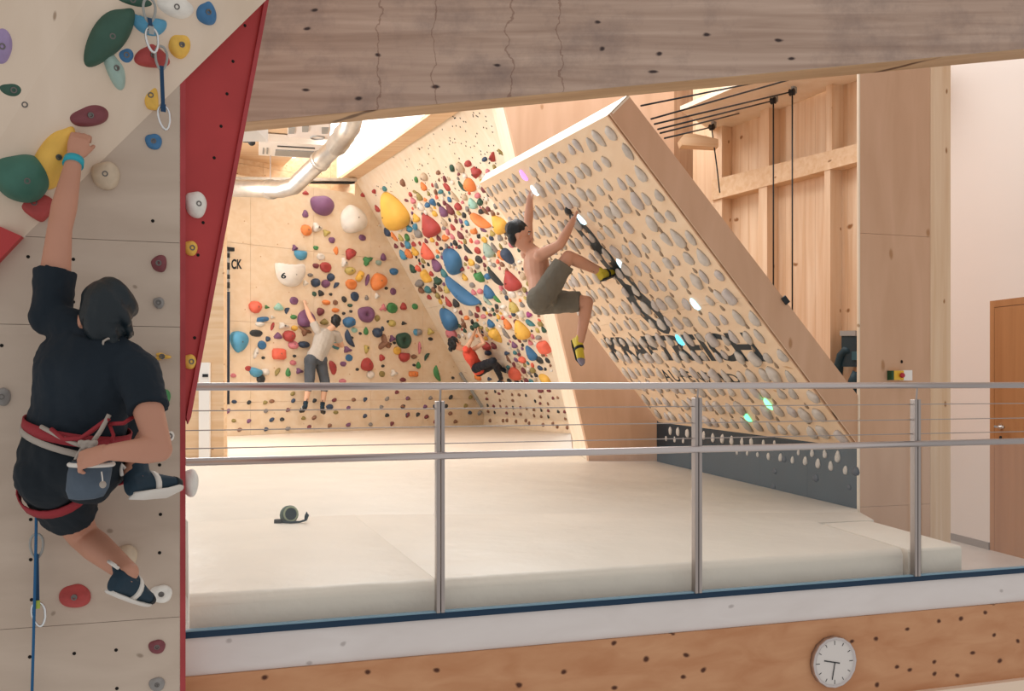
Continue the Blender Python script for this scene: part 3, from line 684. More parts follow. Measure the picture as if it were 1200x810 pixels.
# --- back wall: x, y, w, h, colour, shape, rotation, [own label]
HB = [
 (358,226,6,5,'red','tri',0),(377,241,21,22,'purple','dome',0,'purple dome hold high up just below the round duct'),(357.6,250.6,6,9,'purple','egg',0),(358.6,270,10,13,'orange','dome',10),
 (370.6,267,11,13,'white','knob',0),(382,273,8,9,'khaki','knob',20),(388.6,281.5,6,7,'purple','dome',0),(412.4,256.4,27,31,'white','egg',25,'big white drop-shaped hold left of the giant yellow one'),
 (424.6,278.6,7,7,'purple','disc',0),(425.4,228,5,6,'red','tri',0),
 (345,290.6,6,8,'purple','knob',0),(352,299.4,12,11,'lightblue','jug',0),(370,290.6,5,5,'green','dome',0),(376,301,8,8,'white','disc',0),(393,293.6,7,6,'orange','tri',90),(410,297,12,12,'red','egg',40),
 (403,308,7,13,'white','knob',0),(430,305.6,11,11,'green','knob',30),(449,301.4,6,9,'purple','egg',0),(443.4,308,6,6,'paleteal','dome',0),
 (339,323,26,25,'white','jug',0,'white bowl-shaped hold marked with a black 6'),
 (370,311.6,6,6,'maroon','dome',0),(381.4,313.4,11,12,'red','disc',0),(410,317.4,10,9,'khaki','dome',0),(461,318.4,8,8,'blue','ball',0),(421,324,10,8,'yellow','block',60),(430,328,6,14,'purple','pinch',-15),
 (442.4,329.6,18,18,'orange','egg',35,'large orange drop-shaped hold high on the upright wall'),(411.4,333.4,11,12,'orange','disc',0),(369.4,331.4,8,10,'navy','ball',0),(357.6,332,6,8,'white','knob',0),(381.4,332.6,8,9,'purple','dome',0),
 (387.4,325,7,9,'navy','dome',0),(393.6,333.6,7,5,'navy','tri',40),(363.6,322.4,5,4,'grey','dome',0),(460.6,341.6,6,8,'purple','disc',0),
 (368,344.6,8,5,'darkgreen','pinch',-60),(375.4,344.4,6,7,'black','tri',150),(415.6,347.6,8,11,'navy','disc',0),(403,351,10,6,'black','pinch',-60),(441.6,347,6,8,'white','knob',0),(429.6,349,4,6,'grey','egg',0),
 (344.4,352.6,8,9,'purple','disc',0),(298.6,360,11,14,'coral','ball',0),(312.4,360,5,5,'green','knob',0),(326.4,359.6,9,9,'mint','tri',0),(336.4,364,7,8,'navy','crescent',-30),(375,365,8,9,'maroon','egg',40),
 (382,354.6,8,6,'orange','dome',0),(393,354.6,5,6,'brown','disc',0),(393,363.6,7,5,'orange','dome',0),(410,358,5,4,'darkgreen','dome',0),
 (358,373,18,20,'purple','egg',10,'large purple hold beside the raised hand of the grey-shirted man'),(380,377,8,7,'olive','tri',0),(344,371.6,6,5,'green','dome',0),
 (429,368.6,16,18,'purple','disc',0,'big round purple hold right of the grey-shirted man'),(449,361,8,10,'pink','star',0),(459.4,361,11,12,'green','disc',0),(472.6,359,7,9,'red','egg',0),(486,359.4,6,7,'green','dome',0),
 (408.6,377.6,11,12,'blue','ball',0),(307.4,374.4,11,6,'blue','block',8),(304.4,379.8,8,6,'white','dome',0),(319,372,5,5,'white','knob',0),(319,382.6,5,10,'red','pinch',-20),(331.4,382,11,9,'white','knob',0),(345,384.6,6,6,'yellow','dome',0),
 (357,388.4,14,11,'brown','star',160),(300,390.6,12,8,'black','disc',0),(313.6,397,5,6,'navy','egg',40),(325.6,393.4,8,8,'purple','tri',0),(338.2,394,11,13,'red','ball',0),(343.6,404,11,10,'pink','wedge',0),
 (356,404,11,8,'navy','dome',0),(307,404.4,8,10,'blue','disc',0),(279.6,401,17,24,'lightblue','egg',180,'light blue pointed hold beside the dark pole'),(299.4,414,7,13,'white','pinch',-15),(326.4,415,13,14,'coral','block',0,'coral block-shaped hold left of the grey-shirted man'),
 (343.4,425,7,6,'pink','wedge',0),
 (393.4,404.4,8,9,'teal','tri',-20),(409.4,397,10,22,'navy','crescent',28),(406.6,410,9,9,'purple','knob',0),(409,419.4,7,8,'blue','disc',0),(402,426.6,6,6,'purple','dome',0),(429.4,408,13,7,'khaki','crescent',80),(428.6,388,5,9,'green','egg',0),
 (441.6,390,9,11,'navy','ball',0),(448,385.5,8,4,'navy','pinch',-80),(415,387,6,6,'mint','dome',0),(450,402,13,19,'brown','star',10,'brown-red three-pointed hold low on the upright wall'),(459.4,397,7,9,'purple','knob',0),
 (472.6,399,15,18,'darkgreen','disc',0,'big dark green ringed disc hold'),(465.4,411,8,9,'yellow','disc',0),(473,379,6,5,'black','knob',0),(459,379,8,8,'khaki','dome',0),(442,373,5,7,'olive','dome',0),(473,419,11,11,'red','jug',0),(447,419,6,8,'red','egg',30),
 (485,418,6,5,'brown','dome',0),(488,389.6,7,8,'lightblue','dome',0),(429.6,427,13,15,'red','egg',0,'red pointed hold right above the top rail'),
 (291,432,6,6,'red','disc',0),(273.4,440,6,5,'pink','wedge',0),(299,437,12,10,'lightblue','jug',-15),(305.6,444.4,8,10,'black','disc',0),(310.6,436,8,8,'white','dome',0),(324.6,435.6,8,5,'olive','egg',60),(337.4,436.4,5,10,'green','egg',0),(350.4,435,8,8,'purple','knob',0),
 (390,430.6,13,9,'red','egg',-70),(434,439,7,9,'white','dome',0),(447.6,438.4,6,7,'olive','disc',0),(461,437.4,8,9,'white','knob',0),(472,445,7,5,'maroon','wedge',0),(484,438.4,10,7,'orange','block',0),(401.4,446.4,8,5,'pink','wedge',0),
 (500,418,6,11,'darkgreen','crescent',-40),(490,428,5,8,'green','egg',0),(512,438,9,19,'green','crescent',20,'long light green hold just above the top rail'),(491,408,4,14,'pink','pinch',0),(489.4,389.6,7,8,'grey','ball',0),(504,389,8,9,'khaki','knob',0),
 (504.4,397.4,5,4,'black','dome',0),(516.4,382.4,6,6,'green','ball',0),
]
for t in HB:
    x, y, w, h, c, sh, r = t[:7]
    if len(t) > 7: used.add(t[7])
for t in HB:
    x, y, w, h, c, sh, r = t[:7]
    o = hold(WB, x, y, w, h, c, sh, r, fine=max(w, h) > 14, bolt=max(w, h) > 9 and sh != 'star', k=1.08)
    tag(o, t[7] if len(t) > 7 else autolabel(x, y, w, h, c, sh, LAND_B), 'climbing hold', 'holds on the upright back wall')
# tiny dots and the footholds of the lowest band
for x, y in [(308.4,419.4),(345,417.4),(387.4,345),(411,365),(402.6,367.4),(452.6,338),(422,391),(457,403.4),(448.6,429),(418.6,433),(530.6,443),(485,428),(455,377),(462,402),(412,396)]:
    tag(hold(WB, x, y, 3.6, 3.6, 'black', 'dome', name='foothold'), 'tiny black foothold dot between the holds of the upright wall', 'foothold', 'tiny black dots on the upright wall')
lowb = [(122,355),(208,358),(303,358),(342,352),(467,348),(592,347),(708,345),(822,342),(888,340),(1017,338),(1075,298),(1140,335),(85,410),(307,408),(437,402),(717,417),(790,390),(983,385),(1110,383),(120,465),(207,467),(342,460),(402,457),(528,450),(590,448),(888,437),(1017,433),(1138,432),(153,518),(308,515),(437,512),(560,502),(680,493),(790,490),(920,487),(1045,482),(465,308)]
lowb = [(250 + a / 5, 400 + b / 5) for a, b in lowb] + [(470 + a / 5, 380 + b / 5) for a, b in [(38,433),(172,432),(290,428),(405,428),(140,482),(200,480),(262,480),(377,477),(10,482),(38,530),(97,528),(148,543),(288,522),(403,518),(460,520),(200,570),(318,570)]]
FT = ['navy', 'purple', 'brown', 'olive', 'maroon', 'black', 'grey']
for i, (x, y) in enumerate(lowb):
    c = FT[(i * 5 + i // 3) % 7]
    tag(hold(WB, x, y, 5.2, 4.8, c, ('dome', 'wedge', 'egg')[i % 3], i * 37 % 50, name='foothold'), f'small {c} foothold in the lowest band of the upright wall', 'foothold', f'small {c} footholds of the lowest band')
tag(hold(WB, 386, 477, 6.5, 7, 'navy', 'ball', name='foothold'), "navy ball foothold under the grey-shirted man's right shoe", 'foothold')

# --- leaning wall
HO = [
 (464,245,34,41,'yellow','egg',12,'giant smooth yellow hold at the upper left of the leaning wall'),(505,262,21,26,'red','tri',8,'big red pear-shaped hold right of the giant yellow one'),
 (531.7,303.4,25,27,'blue','egg',40,'broad blue oval hold near the middle of the leaning wall'),(544,341,20,54,'blue','crescent',48,'long blue curved hold with a chalky white face'),
 (527.3,371.8,19,27,'blue','egg',40,'blue drop-shaped hold above the woman in the coral top'),(600.4,327,17,24,'red','tri',0,'tall red hold beside the back of the shirtless man'),
 (564.5,257.7,12,31,'orange','pinch',52,'long orange bar hold near the right edge of the leaning wall'),(585.5,261,16,22,'yellow','tri',25,"yellow triangular hold left of the shirtless man's head"),
 (551.5,216.2,13,15,'orange','dome',0,'plump orange hold high on the leaning wall'),(559.5,201,13,14,'red','knob',0,'red cluster hold near the top right'),
 (612.4,385.3,17,22,'yellow','egg',10,'big yellow lump hold low on the right of the leaning wall'),(582.7,392.8,12,18,'yellow','tri',190,'yellow wedge hold right of the woman'),
 (639.3,405.8,13,15,'coral','block',0,'coral block hold at the right edge of the leaning wall'),(623.3,413,10,18,'blue','egg',20,'tall blue oval hold low on the right'),
 (604.8,437.3,14,15,'coral','dome',0,'pink-orange lump hold just above the top rail'),(581.5,324.4,6,23,'black','pinch',25,'slim black hold slanting left of the tall red one'),
 (596.6,300,12,19,'navy','egg',180,"dark blue oval hold left of the shirtless man's back"),(573.5,341.2,12,16,'blue','egg',0,'blue egg-shaped hold in the middle right'),
 (451,221,7,6,'teal','disc',0),(472.6,214,7,7,'brown','dome',30),(488,210,6,6,'green','egg',40),(497.7,207,9,9,'beige','dome',0),(496.8,218,7,10,'orange','egg',15),(514,202,6,5,'brown','dome',0),(492,230,7,10,'olive','egg',0),
 (486.5,224.5,4,7,'olive','pinch',55),(476.7,234.6,4,7,'maroon','pinch',60),(501.5,240,7,6,'blue','dome',0),(508,237,8,9,'blue','egg',180),(494,241.7,7,10,'white','dome',0),(517,224.5,7,5,'teal','dome',0),
 (439,224.5,6,5,'red','tri',180),(442.6,244,5,9,'red','egg',20),(444,264,7,6,'white','knob',0),
 (530,196.5,7,8,'darkgreen','egg',40),(540,196,9,12,'beige','dome',20),(549,191.4,9,7,'red','dome',0),(568.4,186.4,7,5,'navy','dome',0),(578,183.4,10,9,'red','knob',40),(587.7,178.4,4,10,'olive','pinch',30),(542.7,218.3,6,15,'darkgreen','crescent',25),
 (524,219,6,11,'red','disc',50),(527,233.4,5,7,'blue','egg',30),(534,230.5,6,13,'beige','pinch',15),(545,231,7,7,'beige','dome',0),(560.4,228.8,8,6,'pink','dome',0),
 (454.4,271.5,7,11,'navy','egg',20),(462.7,277,5,12,'orange','pinch',10),(488,254.7,9,10,'yellow','tri',0),(481,267.5,7,10,'lightblue','knob',0),(487.5,265,8,8,'lightblue','knob',30),(490.5,272,9,13,'grey','egg',10),
 (520,247,9,14,'purple','egg',15),(528,244.5,7,14,'maroon','egg',15),(510,250,6,7,'yellow','dome',0),(520.5,259.4,6,11,'beige','tri',10),(520.7,267,5,5,'grey','dome',0),(477.5,277.5,7,8,'green','egg',40),(478.3,286,8,10,'lightblue','egg',30),
 (464.4,288,5,6,'maroon','egg',0),(471.6,286.6,4,6,'maroon','egg',10),(485.4,285.8,5,6,'red','dome',0),(470,278,5,9,'khaki','egg',0),(473,298,8,12,'lightblue','egg',20),(480,296.8,7,12,'orange','dome',0),(486.7,293.8,8,11,'yellow','tri',0),
 (501,293,13,19,'coral','tri',-15),(514.4,278.7,5,7,'maroon','egg',0),(523,278.5,9,9,'orange','knob',0),(507,281,5,6,'yellow','dome',0),(499.7,282,4,6,'maroon','egg',0),(517.4,291,5,4,'black','dome',0),(468.6,267.7,6,7,'white','dome',0),
 (537.6,241.8,8,9,'red','dome',0),(554.4,238,10,13,'mint','egg',0),(563.4,236.4,7,7,'darkgreen','block',20),(564,247.6,6,6,'black','dome',0),(572.5,245,5,6,'maroon','dome',0),(569.5,247,4,11,'brown','pinch',20),
 (567,269,4,11,'purple','pinch',55),(556.5,270.7,8,7,'orange','jug',0),(547.3,261,5,8,'lightblue','egg',60),(531,266,5,8,'red','egg',15),(540,275,6,11,'maroon','egg',25),(530.5,277,5,7,'pink','egg',0),(567.9,280.8,7,7,'yellow','disc',0),
 (576.3,278.7,5,6,'navy','dome',0),(586.3,278,7,8,'grey','wedge',0),(559.5,283.7,8,5,'pink','disc',0),(573,292,12,17,'paleteal','egg',10),(580.5,290.5,6,14,'grey','pinch',10),(587.6,288.8,4,8,'olive','pinch',0),(549,292,7,14,'black','crescent',25),(560,293.4,8,8,'red','disc',0),(588,299,6,12,'orange','dome',0),
 (512.4,310,11,15,'purple','egg',25),(484.3,314.3,7,11,'darkgreen','egg',25),(490.6,314.3,6,8,'coral','dome',0),(500.6,322.7,9,15,'yellow','block',0),(506,320.6,5,6,'red','dome',0),(520.8,319.4,7,11,'teal','egg',0),(514.5,328.6,11,11,'darkgreen','knob',0),
 (492.7,331.6,13,8,'grey','dome',0),(502.3,339,8,9,'teal','dome',0),(494.3,339.5,7,8,'brown','dome',0),(503.6,348,5,6,'red','dome',0),(523.7,338.7,8,9,'khaki','wedge',0),(516,338,5,7,'brown','egg',0),(525.8,353,5,13,'red','tri',0),(534.6,354.6,9,10,'black','wedge',0),
 (545,324.4,6,9,'yellow','egg',0),(563.6,324,9,13,'green','jug',0),(554,333.7,7,6,'grey','dome',0),(563.2,341.2,8,6,'pink','dome',0),(555.6,342,6,7,'pink','egg',0),(561.5,303.8,9,9,'black','disc',0),(552.7,306.8,9,8,'yellow','wedge',0),
 (572.3,323.6,7,7,'blue','block',0),(582.7,349.6,5,12,'green','pinch',25),(571.8,352,8,13,'paleteal','crescent',25),(579.4,310.6,5,5,'grey','dome',0),(589,309.7,5,6,'brown','dome',0),(600.4,344.6,10,9,'white','disc',0),(610.5,343.7,6,6,'white','dome',0),
 (530,389.5,14,12,'pink','dome',0),(559,380.6,7,7,'darkgreen','ball',0),(575.6,378.5,9,10,'blue','egg',0),(571,405,10,10,'red','dome',0),(579,404.6,6,9,'maroon','egg',35),(572.6,413,9,6,'navy','dome',0),(569.7,396.6,5,5,'yellow','dome',0),(593.6,390.3,5,14,'grey','pinch',10),
 (595,379,9,13,'orange','wedge',0),(567,370.6,7,5,'pink','dome',0),(574.7,369,6,4,'maroon','disc',0),(533.6,363.4,7,5,'white','wedge',0),(547.4,372.2,7,5,'orange','dome',0),(590,359.2,10,5,'white','dome',0),
 (602.3,359.2,12,13,'khaki','wedge',0),(622,378,7,14,'teal','pinch',55),(621,368.5,7,8,'magenta','knob',0),(612,367.6,7,9,'white','jug',0),(602.3,368,5,6,'navy','dome',0),(637.6,386,5,8,'darkgreen','egg',20),(631.7,395.3,8,5,'grey','dome',0),(603,403.7,7,8,'purple','tri',0),
 (612.7,421.3,9,8,'coral','dome',0),(605,421.7,5,6,'purple','disc',0),(632.7,421.7,8,9,'black','disc',0),(642,422.4,5,7,'black','disc',0),(633.3,431.2,7,6,'navy','disc',0),(638.8,443.4,9,17,'yellow','egg',65),(596.7,421,3,10,'brown','pinch',0),(594.7,413.6,8,5,'navy','knob',0),
 (604,413,5,5,'teal','dome',0),(560.7,441.4,7,9,'orange','dome',0),(574.3,444,6,5,'navy','knob',0),(597,446,6,5,'black','disc',0),(606,447,6,5,'black','disc',0),(623,447,6,6,'teal','disc',0),(634,457.5,7,5,'maroon','dome',0),(643.5,457.5,5,4,'maroon','dome',0),
]
for t in HO:
    if len(t) > 7: used.add(t[7])
taken = []
for t in HO:
    x, y, w, h, c, sh, r = t[:7]; taken.append((x, y, max(w, h) * (.5 if max(w, h) < 20 else .42)))
    o = hold(WO, x, y, w, h, c, sh, r, fine=max(w, h) > 14, bolt=max(w, h) > 8 and sh not in ('star',), k=1.18)
    tag(o, t[7] if len(t) > 7 else autolabel(x, y, w, h, c, sh, LAND_O), 'climbing hold', 'holds on the leaning wall')
lowo = [(370,445),(445,432),(480,450),(590,458),(652,462),(710,465),(375,497),(485,508),(597,510),(380,552),(433,558),(490,562),(545,567),(600,570),(665,570),(715,578),(385,605),(440,612),(545,618),(605,625),(665,628),(790,515),(835,535),(900,537),(780,588),(843,593),(905,598),(780,640),(843,648),(903,650),(945,490),(985,485),(835,480),(990,605),(1045,608),(1050,668),(510,425)]
for i, (a, b) in enumerate(lowo):
    c = ['brown', 'maroon', 'black'][(i * 2 + i // 4) % 3]
    tag(hold(WO, 520 + a / 7.367, 400 + b / 7.367, 4.2, 4.0, c, ('dome', 'wedge')[i % 2], i * 31 % 60, name='foothold'), f'small {c} foothold low on the leaning wall below the top rail', 'foothold', f'small {c} footholds low on the leaning wall')
for i, (a, b) in enumerate([(403,685),(515,685),(548,683),(627,692),(712,685),(740,708),(860,722),(945,712),(983,737),(1068,745)]):
    tag(hold(WK, 520 + a / 7.367, 400 + b / 7.367, 3.6, 5, 'brown', 'dome', name='foothold'), 'small brown foothold on the upright strip under the leaning wall', 'foothold', 'brown footholds under the leaning wall')
# the many small holds filling the gaps
rr = random.Random(21); cnt = 0; tries = 0
FC = ['beige'] * 5 + ['white'] * 4 + ['maroon'] * 4 + ['grey'] * 3 + ['pink'] * 3 + ['brown'] * 3 + ['black'] * 3 + ['navy', 'olive', 'khaki', 'coral', 'purple', 'darkgreen', 'yellow', 'orange', 'red', 'teal']
def inside(x, y):
    if y > 449 or y < 195: return False
    xl = 436 + (y - 212) * (567 - 417) / (487 - 212)
    xr = 580 + (y - 130) * (652 - 580) / (449 - 130)
    return xl + 3 < x < xr - 2 and y > 245 - (x - 430) * .42
fill = []
while cnt < 300 and tries < 14000:
    tries += 1
    x, y = rr.uniform(430, 655), rr.uniform(190, 449)
    if not inside(x, y) or (532 < x < 594 and 396 < y < 449): continue
    if y < 240 and rr.random() < .7: continue
    r = rr.uniform(1.6, 3.6)
    if any((x - a) ** 2 + (y - b) ** 2 < (r + q) ** 2 * .92 for a, b, q in taken): continue
    taken.append((x, y, r)); cnt += 1
    c = rr.choice(FC); sh = rr.choice(['dome', 'egg', 'egg', 'wedge', 'knob', 'tri', 'pinch', 'block'])
    fill.append((hold(WO, x, y, r * 2 * rr.uniform(.9, 1.1), r * 2 * rr.uniform(.95, 1.35), c, sh, rr.uniform(0, 60), k=1.12), c))
# too many and too small to name one by one: joined into one object
vs, fs, mi, cols = [], [], [], []
for o, c in fill:
    k0 = len(vs); mw = o.matrix_basis
    vs += [mw @ v.co for v in o.data.vertices]; fs += [[i + k0 for i in p.vertices] for p in o.data.polygons]
    if c not in cols: cols.append(c)
    mi += [cols.index(c)] * len(o.data.polygons); bpy.data.objects.remove(o)
me = bpy.data.meshes.new('small_holds'); me.from_pydata([tuple(v) for v in vs], [], fs)
for c in cols: me.materials.append(hmat(c))
for p, i in zip(me.polygons, mi): p.material_index = i
me.shade_smooth(); tag(put('small_holds', me), 'hundreds of tiny mixed holds filling the gaps on the leaning wall', 'small holds', kind='stuff')

# --- left wall and its overhanging upper part
HL = [
 (LW,124,206,30,34,'beige','dome',0,'pale round hold right of the wristband'),(LW,180,166,18,19,'blue','disc',0,'round blue disc hold under the hanging quickdraw'),(LW,177,114,17,34,'yellow','block',5,'upright yellow block hold with a bolt'),
 (LW,186,309,22,18,'maroon','egg',90,'dark red drop-shaped hold above the small grey one'),(LW,186,355,12,14,'grey','ball',0,"small grey ball hold right of the front climber's head"),(LW,190,418,20,10,'yellow','knob',0,"small yellow hold right of the front climber's shoulder"),
 (LW,193,465,13,18,'green','dome',0,"green hold behind the front climber's right sleeve"),(LW,199,511,10,12,'white','dome',0,"small white hold by the front climber's elbow"),
 (LW,147,652,26,28,'beige','dome',0,"pale hold behind the front climber's lower shin"),(LW,88,698,38,28,'red','wedge',0,"red wedge hold left of the front climber's lower shoe"),(LW,189,696,24,22,'white','disc',0,"white round hold at the tip of the front climber's lower shoe"),
 (LW,184,758,18,17,'maroon','disc',0,'dark red disc hold below the white round one'),(LW,184,802,17,17,'grey','disc',0,'grey hold at the very bottom of the left wall'),(LW,3,465,17,22,'grey','dome',0,"grey hold cut by the photo's left edge"),
 (UPP,0,54,22,45,'lilac','dome',0,'pale purple hold at the left edge near the top'),(UPP,125,42,58,92,'darkgreen','pinch',-32,'big dark green fin hold near the top left'),(UPP,152,0,46,16,'darkgreen','dome',0,'green hold at the top edge above the fin'),
 (UPP,203,8,38,26,'white','dome',0,'white hold at the top edge right of the green one'),(UPP,172,31,36,22,'lightblue','jug',0,'pale and dark blue hold behind the upper quickdraw'),(UPP,241,14,23,29,'blue','egg',0,'blue drop hold near the red fin'),
 (UPP,176,64,36,30,'red','tri',10,'dark red hold below the upper quickdraw'),(UPP,210,52,24,32,'yellow','wedge',-20,'yellow and beige hold beside the red wall edge'),(UPP,133,79,48,22,'paleteal','egg',-60,'pale teal hold under the green fin'),(UPP,146,64,18,22,'blue','dome',0,'small blue hold peeking out under the green fin'),
 (UPP,103,134,42,28,'maroon','wedge',20,"dark red hold just above the front climber's raised hand"),(UPP,14,105,28,23,'darkgreen','dome',0,'dark green hold left near the upper edge'),(UPP,27,122,19,30,'white','egg',180,'white hold below the dark green one at left'),
 (UPP,45,152,20,17,'blue','crescent',-50,'small blue hold above the tall yellow one'),(UPP,64,182,36,84,'yellow','egg',-22,"tall yellow hold gripped by the front climber's raised hand"),(UPP,25,208,50,58,'greenball','ball',0,'large green ball hold at the left edge'),
 (UPP,8,200,24,16,'pink','dome',0,'pink finger-like hold in front of the green ball'),(LW,42,240,40,34,'red','block',-30,"red block hold left of the front climber's forearm"),
 (RP,229,240,20,32,'white','dome',0,'white marbled hold on the red fin'),(RP,223,291,13,18,'yellow','dome',0,'upper yellow hold on the red fin'),(RP,222,424,12,18,'yellow','dome',0,'lower yellow hold on the red fin'),
]
for t in HL:
    pl, x, y, w, h, c, sh, r, lab = t; used.add(lab)
    o = hold(pl, x, y, w, h, c, sh, r, fine=True, bolt=True, prot=.9)
    tag(o, lab, 'climbing hold', 'holds on the left climbing wall')

# --- grey holds of the training board
def kbp(a, b): return BL.lerp(BR, a).lerp(TL.lerp(TR, a), b)
ORD = ['top', 'second', 'third', 'fourth', 'fifth', 'sixth', 'seventh', 'eighth', 'ninth', 'tenth', 'eleventh', 'twelfth', 'thirteenth', 'fourteenth', 'fifteenth', 'lowest']
KM = [mat('grey_grip_' + str(i), S(h), .65, bump=.2, bscale=8, var=.12, vscale=1.6) for i, h in enumerate(('#cbc2b8', '#c1b8ae', '#d1c8be', '#c8bfba'))]
def px_of(p): return 600 + p.x / p.y * F, 447 - (p.z - EYE) / p.y * F
rr = random.Random(5)
def place(pl, p, sx, sy, sz, rot, me, m, name):
    a = math.radians(rot); X = pl.b * math.cos(a) + pl.t * math.sin(a); Y = pl.t * math.cos(a) - pl.b * math.sin(a)
    o = bpy.data.objects.new(name, me); COL.objects.link(o)
    o.matrix_world = Matrix.Translation(p) @ Matrix((X, Y, pl.n)).transposed().to_4x4() @ Matrix.Diagonal((sx, sy, sz, 1))
    o.material_slots[0].link = 'OBJECT'; o.material_slots[0].material = m; return o
ROWS, COLS = 16, 18
ORDN = ['first'] + ORD[1:15] + ['sixteenth', 'seventeenth', 'eighteenth']
lit = [(614, 205, (.62, .2, 1, 1), 'purple', 'hold glowing purple near the top edge of the tilted board'), (627, 223, (.55, .85, 1, 1), 'white', "hold glowing white at the shirtless man's raised hand"),
       (682, 257, (.55, .85, 1, 1), 'white', "hold glowing white at the shirtless man's lower hand"), (815, 356, (.4, .8, 1, 1), 'cyan', 'hold glowing pale blue in the middle of the tilted board'),
       (797, 398, (.1, .65, 1, 1), 'blue', 'hold glowing bright blue over the black lettering'), (901, 473, (.2, 1, .4, 1), 'green', 'hold glowing green just below the top rail'), (876, 488, (.15, 1, .4, 1), 'green', 'lower hold glowing green near the board bottom'),
       (728, 309, (.55, .85, 1, 1), 'white', "hold glowing white just above the shirtless man's foot")]
for i in range(ROWS):
    for j in range(COLS):
        b = 1 - (i + .62 + rr.uniform(-.1, .1)) / (ROWS + .25); a = (j + .6 + rr.uniform(-.2, .2) + (.25 if i % 2 else 0)) / (COLS + .35)
        if rr.random() < .03: continue
        p = kbp(a, b); x, y = px_of(p)
        if any(abs(x - l[0]) + abs(y - l[1]) < 8 for l in lit): continue
        big = rr.random() < .3; s = rr.uniform(.105, .128) * (1.22 if big else 1)
        sh = rr.choice(['egg', 'wedge', 'dome', 'egg', 'pinch', 'block'])
        asp = rr.uniform(.85, 1.2) if sh != 'pinch' else 1.15
        o = place(KB, p, s * (1.5 if sh == 'pinch' else 1), s * asp, s * .62, rr.uniform(-45, 25) + (180 if sh == 'egg' and rr.random() < .4 else 0), rr.choice(PRO[sh]), rr.choice(KM), 'board_grip')
        tag(o, f'{ORDN[j]} grey grip from the left in the {ORD[i]} row of the tilted board', 'climbing hold', f'grey grips of the {ORD[i]} row')
for x, y, c, nm, lab in lit:
    p = KB.hit(x, y); m = mat('glowing_' + nm, c, .5, emit=c, es=1.6)
    tag(place(KB, p, .075, .125, .07, rr.uniform(-10, 30), PRO['dome'][0], m, 'lit_grip'), lab, 'climbing hold', 'lit grips of the training board')
tag(place(KB, KB.hit(667, 246), .07, .085, .07, 0, PRO['ball'][0], hmat('black'), 'board_grip'), "black ball grip left of the shirtless man's lower hand", 'climbing hold')
KS = mat('brown_foot_chip', S('#9c8670'), .6)
for i in range(ROWS):
    for j in range(9):
        if i < 2 and rr.random() < .75: continue
        b = 1 - (i + 1.12 + rr.uniform(-.08, .08)) / (ROWS + .25); a = (j + .4 + rr.uniform(-.2, .2) + (.4 if i % 2 else 0)) / 9.6
        if b < .02: continue
        tag(place(KB, kbp(a, b), .045, .06, .03, rr.uniform(-30, 30), rr.choice(PRO['egg']), KS, 'foot_chip'), f'{ORDN[j]} small brown foot chip from the left below the {ORD[i]} grip row', 'foothold', 'brown foot chips of the tilted board')
# kickboard footholds
KW = mat('pale_foothold', S('#cfc6bc'), .6, var=.1)
for x, y, h in [(786,505,9),(795,506,10),(806,508,10),(781,514,6),(791,515,7),(801,516,7),(825,510,10),(836,513,11),(847,514,11),(858,516,11),(870,517,9),(881,518,9),(895,519,7),(908,519,6),(864,530,6),(876,531,6),(888,533,6),(901,535,8),(915,536,9),(929,539,8),(936,530,7),(952,531,9),(944,540,10),(959,543,11),(967,532,10),(982,535,13),(974,546,11),(991,551,10)]:
    p = KK.hit(x, y); s = h * p.y / F
    tag(place(KK, p, s * 1.1, s * 1.15, s * .6, rr.uniform(-20, 20), rr.choice(PRO[rr.choice(['egg', 'dome', 'wedge'])]), KW, 'foothold'), 'pale screw-on foothold on the dark teal kickboard', 'foothold', 'pale footholds of the dark kickboard')
DK = mat('dark_blue_foothold', S('#14283c'), .5)
for x, y, h in [(919,538,8),(908,552,8),(956,560,10),(906,571,9),(1003,552,12),(995,571,7)]:
    p = KK.hit(x, y); s = h * p.y / F
    tag(place(KK, p, s * 1.6, s, s * .5, rr.uniform(-20, 20), rr.choice(PRO['wedge']), DK, 'foothold'), 'dark blue foothold on the lower half of the dark kickboard', 'foothold', 'dark blue footholds of the kickboard')

# ------------------------------------------------------------------ painted letters
def text_on(body, quad, pl, m, name, parent, bold=.02, lift=.002, spacing=1.0):
    cu = bpy.data.curves.new('t', 'FONT'); cu.body = body; cu.offset = bold; cu.space_character = spacing; cu.resolution_u = 4
    o = bpy.data.objects.new('t', cu); COL.objects.link(o)
    me = bpy.data.meshes.new_from_object(o.evaluated_get(bpy.context.evaluated_depsgraph_get())); bpy.data.objects.remove(o)
    xs = [v.co.x for v in me.vertices]; ys = [v.co.y for v in me.vertices]; x0, x1, y0, y1 = min(xs), max(xs), min(ys), max(ys)
    tl, tr, br, bl_ = quad
    for v in me.vertices:
        a, b = (v.co.x - x0) / (x1 - x0), (v.co.y - y0) / (y1 - y0)
        v.co = bl_.lerp(br, a).lerp(tl.lerp(tr, a), b) + pl.n * lift
    me.materials.clear(); return put(name, me, m, parent)
text_on('KRAFTREICH', [KB.hit(*q) for q in ((707, 395.5), (873, 389), (899, 424), (722, 422))], KB, M['paint'], 'lettering', tbd, .03)
text_on('AUFENFELD', [KB.hit(*q) for q in ((772, 433), (861, 438.5), (871, 449), (782, 447))], KB, M['paint'], 'lettering', tbd, .01, spacing=1.25)
text_on('CK', [WB.hit(*q) for q in ((271, 303.5), (283.5, 304), (283.5, 315.5), (271, 315.5))], WB, M['paint'], 'lettering', wb, .035, .004)
bowl = [o for o in bpy.data.objects if o.get('label', '').startswith('white bowl-shaped')][0]
p6 = WB.hit(332.5, 323) + WB.n * .2
